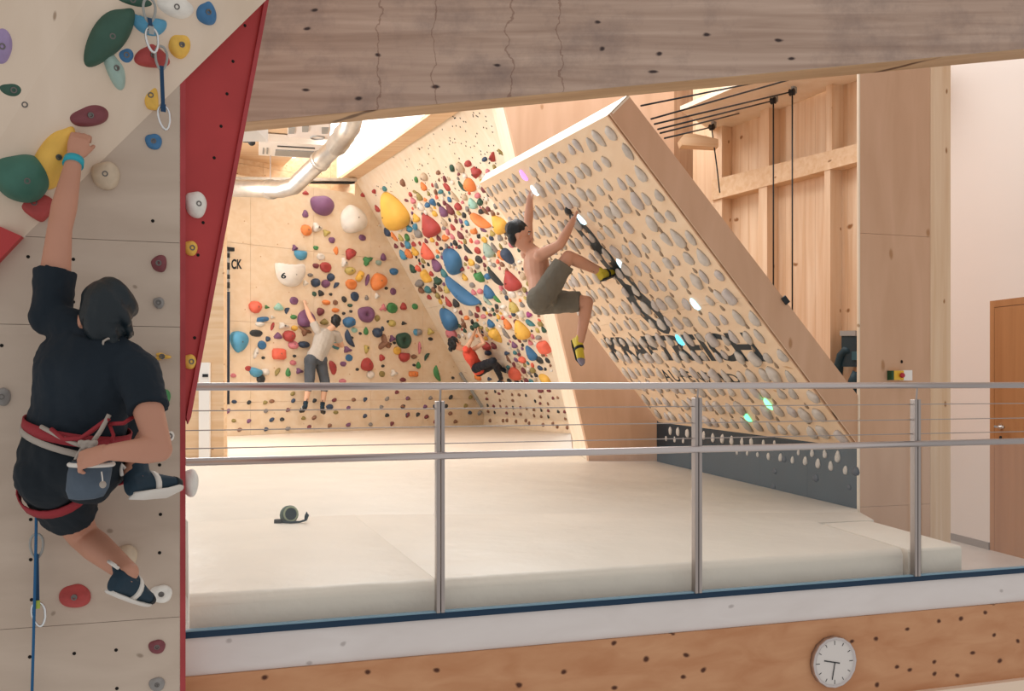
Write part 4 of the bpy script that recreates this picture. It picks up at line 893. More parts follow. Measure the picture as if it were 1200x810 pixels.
t6 = text_on('6', [at(329.5, 319.5, p6.y - .02), at(335.5, 319.5, p6.y - .02), at(335.5, 326.5, p6.y - .02), at(329.5, 326.5, p6.y - .02)], WB, M['paint'], 'number', None, .03, 0)
# seat the digit on the curved bowl
bpy.context.view_layer.update()
bmw = bowl.matrix_world.copy(); inv = bmw.inverted(); t6mw = Matrix.Translation(t6.location)
for v in t6.data.vertices:
    wp = t6mw @ v.co; dirw = (wp - ORI).normalized()
    hit_, loc_, nor_, idx_ = bowl.ray_cast(inv @ ORI, (inv.to_3x3() @ dirw))
    if hit_: v.co = (loc_ + nor_ * .01)
    else: v.co = inv @ wp
t6.location = (0, 0, 0); t6.parent = bowl
# black chain-leaf drawing
def leaf(c, L_, Wd, ang, parts):
    cu, cv = KB.uv(KB.hit(*c)); e = KB.hit(c[0] + math.cos(math.radians(ang)) * 10, c[1] + math.sin(math.radians(ang)) * 10)
    eu, ev = KB.uv(e); d_ = V((eu - cu, ev - cv)).normalized(); n_ = V((-d_.y, d_.x))
    def out(k, wk, sh=0): return [(cu + d_.x * (t * L_ * k + sh) + n_.x * s * Wd * wk * math.sqrt(max(0, 1 - t * t)), cv + d_.y * (t * L_ * k + sh) + n_.y * s * Wd * wk * math.sqrt(max(0, 1 - t * t))) for t, s in
                           [(-1 + i / 8, 1) for i in range(17)] + [(1 - i / 8, -1) for i in range(1, 16)]]
    o1, i1 = out(1, 1), out(.5, .34, L_ * .1)
    m = MB(); n = len(o1)
    m.add([KB.pt(u, v, .0015) for u, v in o1] + [KB.pt(u, v, .0015) for u, v in i1], [[k, (k + 1) % n, n + (k + 1) % n, n + k] for k in range(n)])
    m.put('painted_leaf', M['paint'], tbd)
leaf((687, 274), .24, .16, 48, 0); leaf((711, 304), .2, .18, 50, 0); leaf((733, 329), .22, .17, 47, 0); leaf((757, 362), .32, .24, 40, 0)
# ------------------------------------------------------------------ people
def skinmat(n, h): return mat(n, S(h), .5, bump=.05, bscale=30, var=.06, vscale=4)
SK_A = skinmat('tanned_skin', '#c08a72'); SK_B = skinmat('light_skin', '#cf9a80'); SK_C = skinmat('pale_skin', '#d9ad90')
HAIR = mat('dark_hair', S('#0f1c23'), .42, bump=.6, bscale=14); HAIRB = mat('black_brown_hair', S('#1d1f22'), .5, bump=.8, bscale=30)
EYEW = mat('eye_white', S('#e8e4de'), .3); EYEB = mat('eye_dark', S('#1a1512'), .3); LIP = mat('lip', S('#a2605a'), .5)
def un(v): return V(v).normalized()
def orth(v, a): v = V(v); a = un(a); return un(v - a * v.dot(a))

def hand(mb, wrist, d, pal, side, curl=.6, sc=1.0):
    """d: direction wrist->fingers, pal: direction the palm faces, side: thumb side"""
    d = un(d); pal = orth(pal, d); side = orth(V(side) - pal * V(side).dot(pal), d)
    k = sc
    mb.loft([(wrist - d * .02 * k, side * .026 * k, pal * .020 * k), (wrist + d * .02 * k, side * .032 * k, pal * .018 * k), (wrist + d * .06 * k, side * .040 * k, pal * .016 * k), (wrist + d * .092 * k, side * .040 * k, pal * .012 * k)])
    for i, (o, L_) in enumerate(((.030, .070), (.010, .080), (-.010, .075), (-.029, .060))):
        p = wrist + d * .086 * k + side * o * k; dd = d.copy()
        for s in range(3):
            a = curl * (.55 + .35 * s)
            dd = un(d * math.cos(a * (s + .6) * .9) + pal * math.sin(a * (s + .6) * .9) + side * o * 1.2)
            q = p + dd * L_ * k * (.42, .33, .27)[s]
            mb.capsule(p, q, .0095 * k - s * .0008, .009 * k - s * .0008); p = q
    p = wrist + d * .025 * k + side * .026 * k; q = p + (d * .85 + side * .35 + pal * .35).normalized() * .045 * k; r = q + (d * .85 + side * .25 + pal * .45).normalized() * .035 * k
    mb.capsule(p, q, .013 * k, .011 * k); mb.capsule(q, r, .0105 * k, .0085 * k)
def footdir(J, S_):
    c, t, n = J['an' + S_], J['toe' + S_], J['kn' + S_]; leg = un(c - n); f = un(t - c); dn = leg - f * leg.dot(f)
    if 'force' + S_ in J: return f, orth(J['force' + S_], f)
    return f, (un(dn) if dn.length > .15 else orth(J.get('dn' + S_, (0, 0, -1)), f))
def limb(mb, pts):                     # chain of (point, radius)
    for (p, r), (q, s) in zip(pts, pts[1:]): mb.capsule(p, q, r, s)
def torso_rings(J, g=0, t0=-.12, t1=1.0, fem=False):
    ph = (J['hipL'] + J['hipR']) / 2; sh = (J['shL'] + J['shR']) / 2
    latH = un(J['hipR'] - J['hipL']); latS = un(J['shR'] - J['shL']); ax = sh - ph; fw = V(J['fwd'])
    prof = [(-.12, .10, .075), (-.02, .155, .112), (.1, .163, .118), (.3, .148, .102), (.45, .142, .1), (.62, .16, .112), (.78, .172, .115), (.9, .165, .1), (1.0, .13, .08), (1.08, .075, .06)]
    if fem: prof = [(t, w * .86, d * .88) for t, w, d in prof]
    R = []
    def at_t(t):
        for (a, w1, d1), (b, w2, d2) in zip(prof, prof[1:]):
            if a <= t <= b: k = (t - a) / (b - a); return w1 + (w2 - w1) * k, d1 + (d2 - d1) * k
        return prof[-1][1:]
    ts = sorted({t0, t1} | {p[0] for p in prof if t0 < p[0] < t1})
    for t in ts:
        w, d = at_t(t); tt = max(0, min(1, t)); lat = orth(latH.lerp(latS, tt), ax); f = orth(fw - lat * fw.dot(lat), ax)
        bend = V(J.get('bend', (0, 0, 0))) * math.sin(math.pi * tt)
        R.append((ph + ax * t + bend, lat * (w + g), f * (d + g)))
    return R
def make_person(label, J, skin, voxel, curl=(.6, .6), fem=False, sc=1.0):
    root = empty('person', (J['hipL'] + J['hipR']) / 2, label, 'person')
    mb = MB(); mb.loft(torso_rings(J, 0, -.12, 1.08, fem))
    sh = (J['shL'] + J['shR']) / 2; hc, f, u = J['head'], un(J['face']), None
    u = orth(J.get('up', hc - sh), f); l = f.cross(u); J['_hu'], J['_hl'] = u, l; k = .96 if fem else 1.0
    nb = sh + (sh - (J['hipL'] + J['hipR']) / 2).normalized() * .02
    mb.capsule(nb, hc - u * .05 - f * .012, .062 * k, .056 * k)
    # skull, jaw, nose, brow, ears
    mb.ell(hc + u * .02 - f * .01, l * .074 * k, f * .095 * k, u * .098 * k); mb.ell(hc - u * .045 + f * .03, l * .056 * k, f * .062 * k, u * .066 * k)
    mb.ell(hc - u * .088 + f * .068, l * .024, f * .02, u * .018)
    mb.capsule(hc + u * .018 + f * .088, hc - u * .022 + f * .106, .009, .014); mb.ell(hc + u * .026 + f * .078, l * .05, f * .016, u * .01)
    for s in (-1, 1): mb.ell(hc + l * s * .076 * k - u * .012 - f * .005, l * .009, f * .02, u * .032)
    for S_ in 'LR':
        a, e, w = J['sh' + S_], J['el' + S_], J['wr' + S_]; m = .84 if fem else 1
        mb.ell(a, V((.064 * m, 0, 0)), V((0, .064 * m, 0)), V((0, 0, .06 * m)))
        limb(mb, [(a, .056 * m), (a.lerp(e, .45), .052 * m), (e, .041 * m)]); limb(mb, [(e, .041 * m), (e.lerp(w, .3), .044 * m), (w, .028 * m)])
        hand(mb, w, J['hd' + S_], J['pal' + S_], J['th' + S_], curl[S_ == 'R'], .95 * (.92 if fem else 1))
        h, n, c = J['hip' + S_], J['kn' + S_], J['an' + S_]
        mb.ell(h - V(J['fwd']) * .03, V((.09 * m, 0, 0)), V((0, .09 * m, 0)), V((0, 0, .09 * m)))
        limb(mb, [(h, .088 * m), (h.lerp(n, .4), .08 * m), (n, .056 * m)]); limb(mb, [(n, .055 * m), (n.lerp(c, .3) - J['_calf' + S_] * .012 if '_calf' + S_ in J else n.lerp(c, .3), .057 * m), (c, .038 * m)])
        f_, dn_ = footdir(J, S_); t = J['toe' + S_]; mb.capsule(c, c + dn_ * .035, .036, .034); mb.capsule(c + dn_ * .04, c + dn_ * .056 + f_ * (t - c).length * .55, .03, .018)
    body = put('body', fuse(mb, 'body', voxel, 4), skin, root)
    for s in (-1, 1):
        e = MB().ell(hc + l * s * .032 + f * .083 + u * .008, l * .013, f * .008, u * .007).put('eye', EYEW, root, True)
        MB().ell(hc + l * s * .032 + f * .090 + u * .008, l * .005, f * .003, u * .005).put('iris', EYEB, e, True)
        MB().capsule(hc + l * s * .015 + f * .093 + u * .03, hc + l * s * .05 + f * .08 + u * .028, .004, .003).put('eyebrow', HAIR, root, True)
    MB().ell(hc - u * .052 + f * .092, l * .022, f * .006, u * .006).put('mouth', LIP, root, True)
    return root
from mathutils import noise as mnoise
def wrinkle(me, amp=.005, fq=11):
    ns = [v.normal.copy() for v in me.vertices]
    for v, n in zip(me.vertices, ns):
        q = v.co * fq; v.co += n * amp * (mnoise.noise(V((q.x * 1.6, q.y, q.z * .7))) + .6 * abs(mnoise.noise(V((q.x + q.z, q.y, q.z - q.x)) * 1.7)))
    return me
def sleeve_rings(p, q, r1, r2, ext=0):
    t = un(q - p); a = t.orthogonal().normalized(); b = t.cross(a)
    return [(p, a * r1, b * r1), (p.lerp(q, .5), a * (r1 + r2) / 2, b * (r1 + r2) / 2), (q, a * r2, b * r2)]
def shirt(root, J, m, voxel, sl=.55, t0=.02, g=.016, fem=False, sleeves=True, name='shirt'):
    mb = MB(); mb.loft(torso_rings(J, g, t0, 1.06, fem)); k = .86 if fem else 1
    sh = (J['shL'] + J['shR']) / 2
    for S_ in 'LR':
        a, e = J['sh' + S_], J['el' + S_]
        mb.ell(a, V((.07 * k, 0, 0)), V((0, .07 * k, 0)), V((0, 0, .068 * k))); mb.capsule(sh, a, .075 * k, .066 * k)
        if sleeves: mb.loft(sleeve_rings(a, a.lerp(e, sl), .072 * k, .068 * k))
    return put(name, wrinkle(fuse(mb, name, voxel, 3), .009), m, root)
def shorts(root, J, m, voxel, fr=.8, t1=.2, g=.018, r0=.105, r1=.088, calf=0, fem=False, name='shorts'):
    mb = MB(); mb.loft(torso_rings(J, g, -.12, t1, fem)); k = .85 if fem else 1
    for S_ in 'LR':
        h, n, c = J['hip' + S_], J['kn' + S_], J['an' + S_]
        mb.ell(h - V(J['fwd']) * .03, V((r0 * k, 0, 0)), V((0, r0 * k, 0)), V((0, 0, r0 * k)))
        mb.loft(sleeve_rings(h, h.lerp(n, fr), r0 * k, r1 * k))
        if calf:
            mb.capsule(h, n, r0 * k, r1 * k); mb.capsule(n, n.lerp(c, .3), .066 * k, .067 * k); mb.loft(sleeve_rings(n.lerp(c, .25), n.lerp(c, calf), .067 * k, .05 * k))
    return put(name, wrinkle(fuse(mb, name, voxel, 3), .009), m, root)
def shoe(root, J, S_, mats, sc=1.0):
    c, t, n = J['an' + S_], J['toe' + S_], J['kn' + S_]; leg = un(c - n)
    f, dn = footdir(J, S_)
    s = f.cross(dn); sole = c + dn * .055 * sc; heel = sole - f * .055 * sc; L_ = (t - c).length + .055
    upd = MB().loft([(heel + f * .0, s * .02, dn * .025), (heel + f * .015 - dn * .012, s * .032, dn * .042), (sole + f * .03 - dn * .02, s * .037, dn * .048), (sole + f * L_ * .4 - dn * .008, s * .04, dn * .036),
                     (sole + f * L_ * .62, s * .044, dn * .026), (sole + f * L_ * .78 + dn * .004, s * .034, dn * .019), (sole + f * L_ * .86 + dn * .008, s * .012, dn * .010)])
    upd.loft([(c - leg * .035, s * .043, f * .045), (c + dn * .02, s * .042, f * .05)])
    o = put('shoe', fuse(upd, 'shoe', .0045 * max(1, sc), 3), mats[0], root)
    sl = MB().loft([(heel + dn * .028 + f * .004, s * .022, dn * .008), (sole + dn * .03 + f * .02, s * .034, dn * .008), (sole + f * L_ * .4 + dn * .03, s * .036, dn * .008), (sole + f * L_ * .64 + dn * .027, s * .045, dn * .009), (sole + f * L_ * .87 + dn * .016, s * .014, dn * .01)])
    sl.put('sole', mats[1], o, True)
    MB().loft([(sole + f * L_ * .2 - dn * .014, s * .0435, dn * .049), (sole + f * L_ * .3 - dn * .012, s * .0435, dn * .046)]).put('strap', mats[2], o, True)
    MB().loft([(sole + f * L_ * .66 + dn * .002, s * .0455, dn * .0265), (sole + f * L_ * .8 + dn * .005, s * .034, dn * .021), (sole + f * L_ * .875 + dn * .009, s * .012, dn * .011)]).put('toe_rand', mats[3], o, True)
    MB().tube([c - leg * .03 - f * .045, c - leg * .055 - f * .07, c - leg * .03 - f * .065, c + dn * .0 - f * .055], .006).put('pull_tab', mats[1], o, True)
    return o
def hair(root, J, m, vox, back=.0, extra=None, k=1.0, thick=1.1, low=.0, up=0):
    hc, f, u, l = J['head'], un(J['face']), J['_hu'], J['_hl']
    mb = MB(); mb.ell(hc + u * (.036 + up) - f * (.024 + up * .6), l * .080 * thick * k, f * .092 * thick * k, u * (.092 - up * .8) * thick * k); mb.ell(hc - u * (.012 + low) - f * .052, l * .07 * thick * k, f * .052 * thick, u * .088)
    if extra: extra(mb, hc, f, u, l)
    me = fuse(mb, 'hair', vox, 1)
    rs = random.Random(2); ph = [(rs.uniform(30, 70), rs.uniform(30, 70), rs.uniform(30, 70), rs.uniform(0, 6)) for _ in range(5)]
    for v in me.vertices:
        v.co += v.normal * .0035 * sum(math.sin(a * v.co.x + b * v.co.y + c * v.co.z + d) for a, b, c, d in ph)
    return put('hair', me, m, root)

# ---- the man in the navy shirt on the left wall (seen from behind)
fwA = -LW.n
JA = dict(head=at(121, 372, 3.36), face=(fwA * .9 + V((-.55, 0, .25))), up=V((.1, 0, 1)), shL=at(60, 372, 3.40), shR=at(160, 432, 3.33), elL=at(70, 268, 3.45), wrL=at(87, 186, 3.60),
          elR=at(187, 527, 3.20), wrR=at(130, 530, 3.13), hdL=V((.02, .12, .3)), palL=fwA, thL=V((1, 0, 0)), hdR=V((-1, .05, -.25)), palR=V((0, .8, -.6)), thR=V((0, -.3, .9)),
          hipL=at(58, 556, 3.43), hipR=at(104, 552, 3.42), knL=at(97, 628, 3.70), anL=at(150, 671, 3.47), toeL=at(179, 683, 3.60), knR=at(172, 470, 3.70), anR=at(158, 556, 3.43), toeR=at(196, 553, 3.56), fwd=fwA,
          dnL=(0, -.2, -1), dnR=(.1, -.2, -1), forceL=V((-.1, .1, -1)))
pa = make_person('climber in navy T-shirt, dark shorts and red harness on the left wall', JA, SK_A, .0055, curl=(.85, .8))
NAVY = mat('navy_cotton', S('#0b1b27'), .85, bump=.5, bscale=7, var=.15, vscale=3); SHA = mat('charcoal_shorts', S('#101a22'), .85, bump=.4, bscale=10); REDW = mat('red_webbing', S('#93262f'), .7, bump=.2, bscale=80)
GRW = mat('grey_webbing', S('#a79c92'), .7, bump=.2, bscale=80); DEN = mat('grey_denim', S('#4c5865'), .9, bump=.3, bscale=40, var=.15, vscale=9)
shirt(pa, JA, NAVY, .007, sl=.52, t0=.27, g=.022)
shorts(pa, JA, SHA, .007, fr=.62, t1=.34, g=.020, r0=.112, r1=.1)
def ponytail(mb, hc, f, u, l): mb.ell(hc - u * .07 - f * .075, l * .035, f * .03, u * .04)
hair(pa, JA, HAIR, .006, extra=ponytail, thick=1.13)
MB().tube([JA['head'] - JA['_hu'] * .075 - un(JA['face']) * .1 + JA['_hl'] * .03 * math.cos(a * .7) + JA['_hu'] * .02 * math.sin(a * .7) for a in range(9)], .004, True).put('hair_band', GRW, pa, True)
WHT = mat('white_leather', S('#d8d2ca'), .6); BLK = mat('black_rubber', S('#131c22'), .55); BLU = mat('blue_black_fabric', S('#18303f'), .7)
for s in 'LR': shoe(pa, JA, s, (BLU, WHT, WHT, BLK))
wr = JA['wrL']; wd = un(JA['elL'] - wr)
MB().loft([(wr + wd * .002, wd.orthogonal().normalized() * .035, wd.cross(wd.orthogonal().normalized()) * .035), (wr + wd * .03, wd.orthogonal().normalized() * .037, wd.cross(wd.orthogonal().normalized()) * .037)]).put('wristband', mat('turquoise_band', S('#2aa3b4'), .5), pa, True)
# harness: waist belt, leg loops, gear loops
R = torso_rings(JA, .037, .06, .19)
har = empty('harness', (0, 0, 0)); har.parent = pa; har.matrix_parent_inverse = Matrix.Translation(-V(pa.location))
def ring_at(t, g, tilt=0):
    c, a, b = torso_rings(JA, g, t, t + .01)[0]; ax = un((JA['shL'] + JA['shR']) / 2 - (JA['hipL'] + JA['hipR']) / 2)
    return [c + a * math.cos(k * math.pi / 16) + b * math.sin(k * math.pi / 16) + ax * tilt * math.cos(k * math.pi / 16) for k in range(32)], ax
bpts, ax = ring_at(.33, .034, .01); m1 = MB()
def strap(pts, ax, h, th, closed=True):
    m = MB(); n = len(pts); cen = sum(pts, V((0, 0, 0))) / n; R = []
    for p in pts:
        o = un(p - cen - ax * (p - cen).dot(ax)); R.append([p + ax * h, p + ax * h + o * th, p - ax * h + o * th, p - ax * h])
    vs = [q for r in R for q in r]; fs = []
    for i in range(n if closed else n - 1):
        j = (i + 1) % n
        for k in range(4): fs.append([4 * i + k, 4 * i + (k + 1) % 4, 4 * j + (k + 1) % 4, 4 * j + k])
    return m.add(vs, fs)
strap(bpts, ax, .021, .006).put('waist_belt', REDW, har, True)
bpts2, _ = ring_at(.25, .031, -.01); strap(bpts2, ax, .011, .006).put('belt_edge', GRW, har, True)
for S_, tt in (('L', .18), ('R', .2)):
    h, n = JA['hip' + S_], JA['kn' + S_]; d = un(n - h); a = d.orthogonal().normalized(); b = d.cross(a)
    strap([h.lerp(n, tt) + a * .122 * math.cos(k * math.pi / 12) + b * .122 * math.sin(k * math.pi / 12) for k in range(24)], d, .02, .006).put('leg_loop', REDW, har, True)
cen = at(103, 522, 3.245)
MB().tube([at(48, 500, 3.27), at(70, 512, 3.25), at(88, 520, 3.24), at(100, 524, 3.235)], .0075).put('strap', GRW, har, True)
MB().tube([at(128, 486, 3.235), at(118, 505, 3.23), at(106, 522, 3.225)], .0075).put('strap', GRW, har, True)
MB().tube([at(86, 545, 3.25), at(92, 532, 3.24), at(98, 523, 3.235)], .0065).put('strap', GRW, har, True)
MB().tube([at(60, 503, 3.26), at(75, 515, 3.24), at(95, 514, 3.235), at(128, 490, 3.235)], .008).put('gear_loop', REDW, har, True)
MB().tube([at(128, 497, 3.25), at(145, 496, 3.24), at(157, 488, 3.26)], .007).put('gear_loop', REDW, har, True)
MB().tube([at(128, 497, 3.25), at(133, 510, 3.25), at(130, 520, 3.24)], .006).put('gear_loop', REDW, har, True)
m = MB()
for k in range(5): m.ell(at(95 + k * 4, 519 + (k % 2) * 5, 3.215), V((.012, 0, 0)), V((0, .012, 0)), V((0, 0, .011)))
put('knot', fuse(m, 'knot', .005, 1), GRW, har)
# chalk bag on his back
cb_ = empty('chalk_bag', at(105, 585, 3.2), 'grey denim chalk bag hanging at the back of the front climber', 'chalk bag')
top_ = at(107, 540, 3.185); bot_ = at(101, 584, 3.21); bx = un(V((1, .25, .02)))
def bagr(t, w, dp): c = top_.lerp(bot_, t); return (c, V((1, 0, .06)) * w, V((0, 1, 0)) * dp)
m = MB(); m.loft([bagr(0, .066, .048), bagr(.3, .07, .052), bagr(.75, .068, .05), bagr(.98, .055, .04), bagr(1.03, .03, .02)])
me = m.mesh('bag'); put('bag', me, DEN, cb_, True)
MB().tube([top_ + V((.068 * math.cos(k * math.pi / 10), .05 * math.sin(k * math.pi / 10), -.012 + .0 * k)) for k in range(20)], .0075, True).put('rim', WHT, cb_, True)
MB().loft([(top_ + UP * .003, V((.06, 0, 0)), V((0, .043, 0))), (top_ - UP * .004, V((.06, 0, 0)), V((0, .043, 0)))]).put('opening', BLK, cb_)
MB().tube([at(119, 553, 3.14), at(120, 560, 3.135), at(120.5, 567, 3.14)], .0022).put('cord', WHT, cb_)
MB().ell(at(120.5, 568, 3.14), V((.011, 0, 0)), V((0, .009, 0)), V((0, 0, .012))).put('toggle', GRW, cb_, True)
MB().tube([top_ + V((-.03, .04, 0)), at(100, 524, 3.24)], .004).put('hang_loop', GRW, cb_)

# ---- shirtless man on the tilted board
def kbo(x, y, w): 
    p = KB.p + KB.n * w; dr = at(x, y, 1) - ORI
    return ORI + dr * ((p - ORI).dot(KB.n) / dr.dot(KB.n))
inK = -KB.n
hb_ = kbo(672, 258, .07); ha_ = kbo(621, 231, .07); ft_ = kbo(712, 318, .06)
JB = dict(head=at(609.5, 276, 8.72), face=V((.97, -.14, .0)), up=V((-.05, -.05, 1)), shL=at(618, 297, 8.95), shR=at(634, 299, 8.55), elL=at(619, 262, 9.02), wrL=ha_, elR=at(656, 287, 8.42), wrR=hb_,
          hdL=V((.1, .12, .2)), palL=inK, thL=V((0, -1, .2)), hdR=V((.12, .05, .28)), palR=inK, thR=V((0, 1, .2)),
          hipL=at(637, 354, 8.78), hipR=at(635, 350, 8.48), knR=at(666, 301, 8.45), anR=at(703, 318, 8.66), toeR=at(717, 313, 8.82), knL=at(688, 354, 8.72), anL=at(680, 399, 8.70), toeL=at(687, 421, 8.6), fwd=V((.9, .25, .15)))
JB['dnR'] = V((.3, 0, -.9)); JB['dnL'] = V((-.8, 0, -.4))
pb = make_person('shirtless man in grey shorts hanging from the tilted training board', JB, SK_B, .008, curl=(1.1, 1.1))
GSH = mat('grey_brown_shorts', S('#6f6a5f'), .9, bump=.5, bscale=12, var=.1, vscale=6)
shorts(pb, JB, GSH, .009, fr=.84, t1=.14, g=.02, r0=.112, r1=.092)
hair(pb, JB, HAIRB, .007, thick=1.12, up=.018)
YEL = mat('yellow_shoe', S('#d8c23c'), .5); LIL = mat('grey_lilac', S('#8f8a9c'), .6)
shoe(pb, JB, 'L', (YEL, BLK, BLK, LIL)); shoe(pb, JB, 'R', (YEL, BLK, BLK, BLK))

# ---- man in the grey shirt on the back wall
def wbo(x, y, w):
    p = WB.p + WB.n * w; dr = at(x, y, 1) - ORI
    return ORI + dr * ((p - ORI).dot(WB.n) / dr.dot(WB.n))
iw = -WB.n
JC = dict(head=wbo(393, 377.5, .38), face=iw * .9 + WB.b * .4, up=V((.12, 0, 1)), shL=wbo(372.5, 388, .36), shR=wbo(394, 392, .36), elL=wbo(363, 371, .26), wrL=wbo(358, 358, .12), elR=wbo(401, 405, .3), wrR=wbo(393, 404, .14),
          hdL=V((-.05, .1, .2)), palL=iw, thL=WB.b, hdR=iw + V((0, 0, .3)), palR=V((0, 0, -1)), thR=-WB.b, hipL=wbo(363.5, 422, .3), hipR=wbo(375.5, 422, .3), knL=wbo(362.5, 449, .3), knR=wbo(381, 449, .3),
          anL=wbo(358, 473, .3), anR=wbo(378, 474, .3), toeL=wbo(353, 478, .08), toeR=wbo(380, 480, .08), fwd=iw)
JC['dnL'] = JC['dnR'] = V((0, 0, -1))
pc = make_person('man in light grey T-shirt and grey trousers climbing the back wall', JC, SK_C, .011, curl=(.9, .9))
LG = mat('light_grey_cotton', S('#b9b2a8'), .9, bump=.4, bscale=8); JE = mat('grey_jeans', S('#4f555c'), .9, bump=.4, bscale=12, var=.1)
shirt(pc, JC, LG, .011, sl=.6, t0=.02, g=.025); shorts(pc, JC, JE, .011, fr=1.0, t1=.12, g=.02, r0=.108, r1=.085, calf=.12, name='trousers')
hair(pc, JC, HAIRB, .008, thick=1.08)
for s in 'LR': shoe(pc, JC, s, (BLU, BLK, WHT, LIL), 1.2)

# ---- woman in the coral top on the leaning wall
def woo(x, y, w):
    p = WO.p + WO.n * w; dr = at(x, y, 1) - ORI
    return ORI + dr * ((p - ORI).dot(WO.n) / dr.dot(WO.n))
io = -WO.n
JD = dict(head=woo(533.5, 403, .52), face=V((.75, .45, .3)), up=V((-.45, 0, 1)), shL=woo(546, 409, .5), shR=woo(549, 413, .3), elL=woo(552, 399, .34), wrL=woo(556.5, 388.5, .1), elR=woo(567, 402, .26), wrR=woo(561, 390, .1),
          hdL=V((.08, .1, .25)), palL=io, thL=V((1, 0, 0)), hdR=V((-.08, .1, .25)), palR=io, thR=V((-1, 0, 0)), hipL=woo(559, 431, .42), hipR=woo(563, 435, .2), knL=woo(578, 423, .42), knR=woo(580, 427, .2),
          anL=woo(588, 446, .22), anR=woo(587, 432, .08), toeL=woo(596, 449, .06), toeR=woo(593.5, 434, .02), fwd=V((.75, .3, .45)))
JD['dnL'] = JD['dnR'] = V((0, 0, -1))
pd = make_person('woman in coral tank top and black leggings on the leaning wall', JD, SK_C, .011, curl=(.9, .9), fem=True)
CO = mat('coral_top', S('#f0604e'), .8, bump=.3, bscale=10); LE_ = mat('black_leggings', S('#141d29'), .75)
shirt(pd, JD, CO, .011, t0=.0, g=.018, fem=True, sleeves=False, name='tank_top'); shorts(pd, JD, LE_, .011, fr=1.0, t1=.1, g=.012, r0=.1, r1=.075, calf=.92, fem=True, name='leggings')
def bun(mb, hc, f, u, l): mb.ell(hc - f * .12 - u * .05, l * .04, f * .04, u * .06)
hair(pd, JD, HAIRB, .009, extra=bun, thick=1.1)
for s in 'LR': shoe(pd, JD, s, (BLU, BLK, BLK, BLK), 1.1)

# ------------------------------------------------------------------ ropes, quickdraws, small things
ROPE = mat('blue_rope', S('#1f5a86'), .75, bump=.4, bscale=90); SLING = mat('navy_sling', S('#1b3d5c'), .75); LIME = mat('lime_tape', S('#a9b84a'), .6)
def lwo(x, y, w, pl=LW):
    p = pl.p + pl.n * w; dr = at(x, y, 1) - ORI
    return ORI + dr * ((p - ORI).dot(pl.n) / dr.dot(pl.n))
tag(MB().tube([at(45, 546, 3.55), lwo(43, 575, .2), lwo(42, 640, .1), lwo(40, 720, .085), lwo(39, 760, .06), lwo(37, 830, .06)], .0052).put('climbing_rope', ROPE, None, True), 'blue climbing rope hanging below the front climber', 'rope')
def carabiner(pl, x, y, L_, W_, m, parent, rot=0, w=.05):
    c = lwo(x, y, w, pl); a = math.radians(rot); X = pl.b * math.cos(a) + UP * math.sin(a); Y = UP * math.cos(a) - pl.b * math.sin(a)
    pts = []
    for k in range(20):
        t = 2 * math.pi * k / 20; pts.append(c + X * W_ * math.cos(t) * (1 + .2 * math.sin(t)) + Y * L_ * math.sin(t))
    return MB().tube(pts, .0048, True).put('carabiner', m, parent, True)
def quickdraw(pl, x, y0, y1, lab, m2, x1=None, w=.06):
    x1 = x1 or x; q = empty('quickdraw', lwo(x1, y1, w, pl), lab, 'quickdraw', 'quickdraws on the left wall')
    carabiner(pl, x, y0, .045, .022, M['grille'], q, w=w * .6)
    a, b = lwo(x, y0 + 9, w * .7, pl), lwo(x1, y1 - 10, w, pl)
    MB().slab([a - pl.b * .007, a + pl.b * .007, b + pl.b * .007, b - pl.b * .007], pl.n * .005).put('sling', SLING, q)
    carabiner(pl, x1 + 1.5, y1, .045, .022, M['chrome'], q, 8, w)
    MB().slab([b - pl.b * .009 - UP * .01, b + pl.b * .009 - UP * .01, b + pl.b * .009 + UP * .02, b - pl.b * .009 + UP * .02], pl.n * .007).put('keeper', m2, q)
    return q
quickdraw(LW, 43, 640, 720, 'quickdraw with lime tape holding the blue rope low on the left wall', LIME, 44, .075)
quickdraw(UPP, 175, 12, 47, 'upper quickdraw hanging at the top edge of the left wall', M['grille'], 177, .12)
quickdraw(UPP, 189, 68, 138, 'lower quickdraw hanging free above the round blue disc hold', SLING, 191, .1)
# clear plastic hold sticking out behind the edge
tag(hold(RP, 223, 566, 14, 34, 'white', 'dome', 0, fine=True), 'pale translucent hold at the wall edge below the middle rail', 'climbing hold')

# dark telescopic pole leaning at the back wall
bo = empty('brush_pole', wbo(266.5, 475, .06), 'dark telescopic brush pole leaning against the back wall', 'brush pole')
MB().tube([wbo(266.5, 474, .08), wbo(267, 342, .06)], .035).put('pole', mat('navy_pole', S('#1b2c40'), .5), bo, True)
MB().tube([wbo(267, 341, .06), wbo(267.5, 293, .05)], .022).put('thin_section', M['grille'], bo, True)
for y0, y1 in ((338, 331), (327, 322), (316, 308), (302, 297)): MB().tube([wbo(267, y0, .06), wbo(267, y1, .06)], .034).put('collar', M['black'], bo, True)
MB().box(wbo(268, 292, .06), WB.b * .09, UP * .03, WB.n * .03).put('brush_head', M['black'], bo)

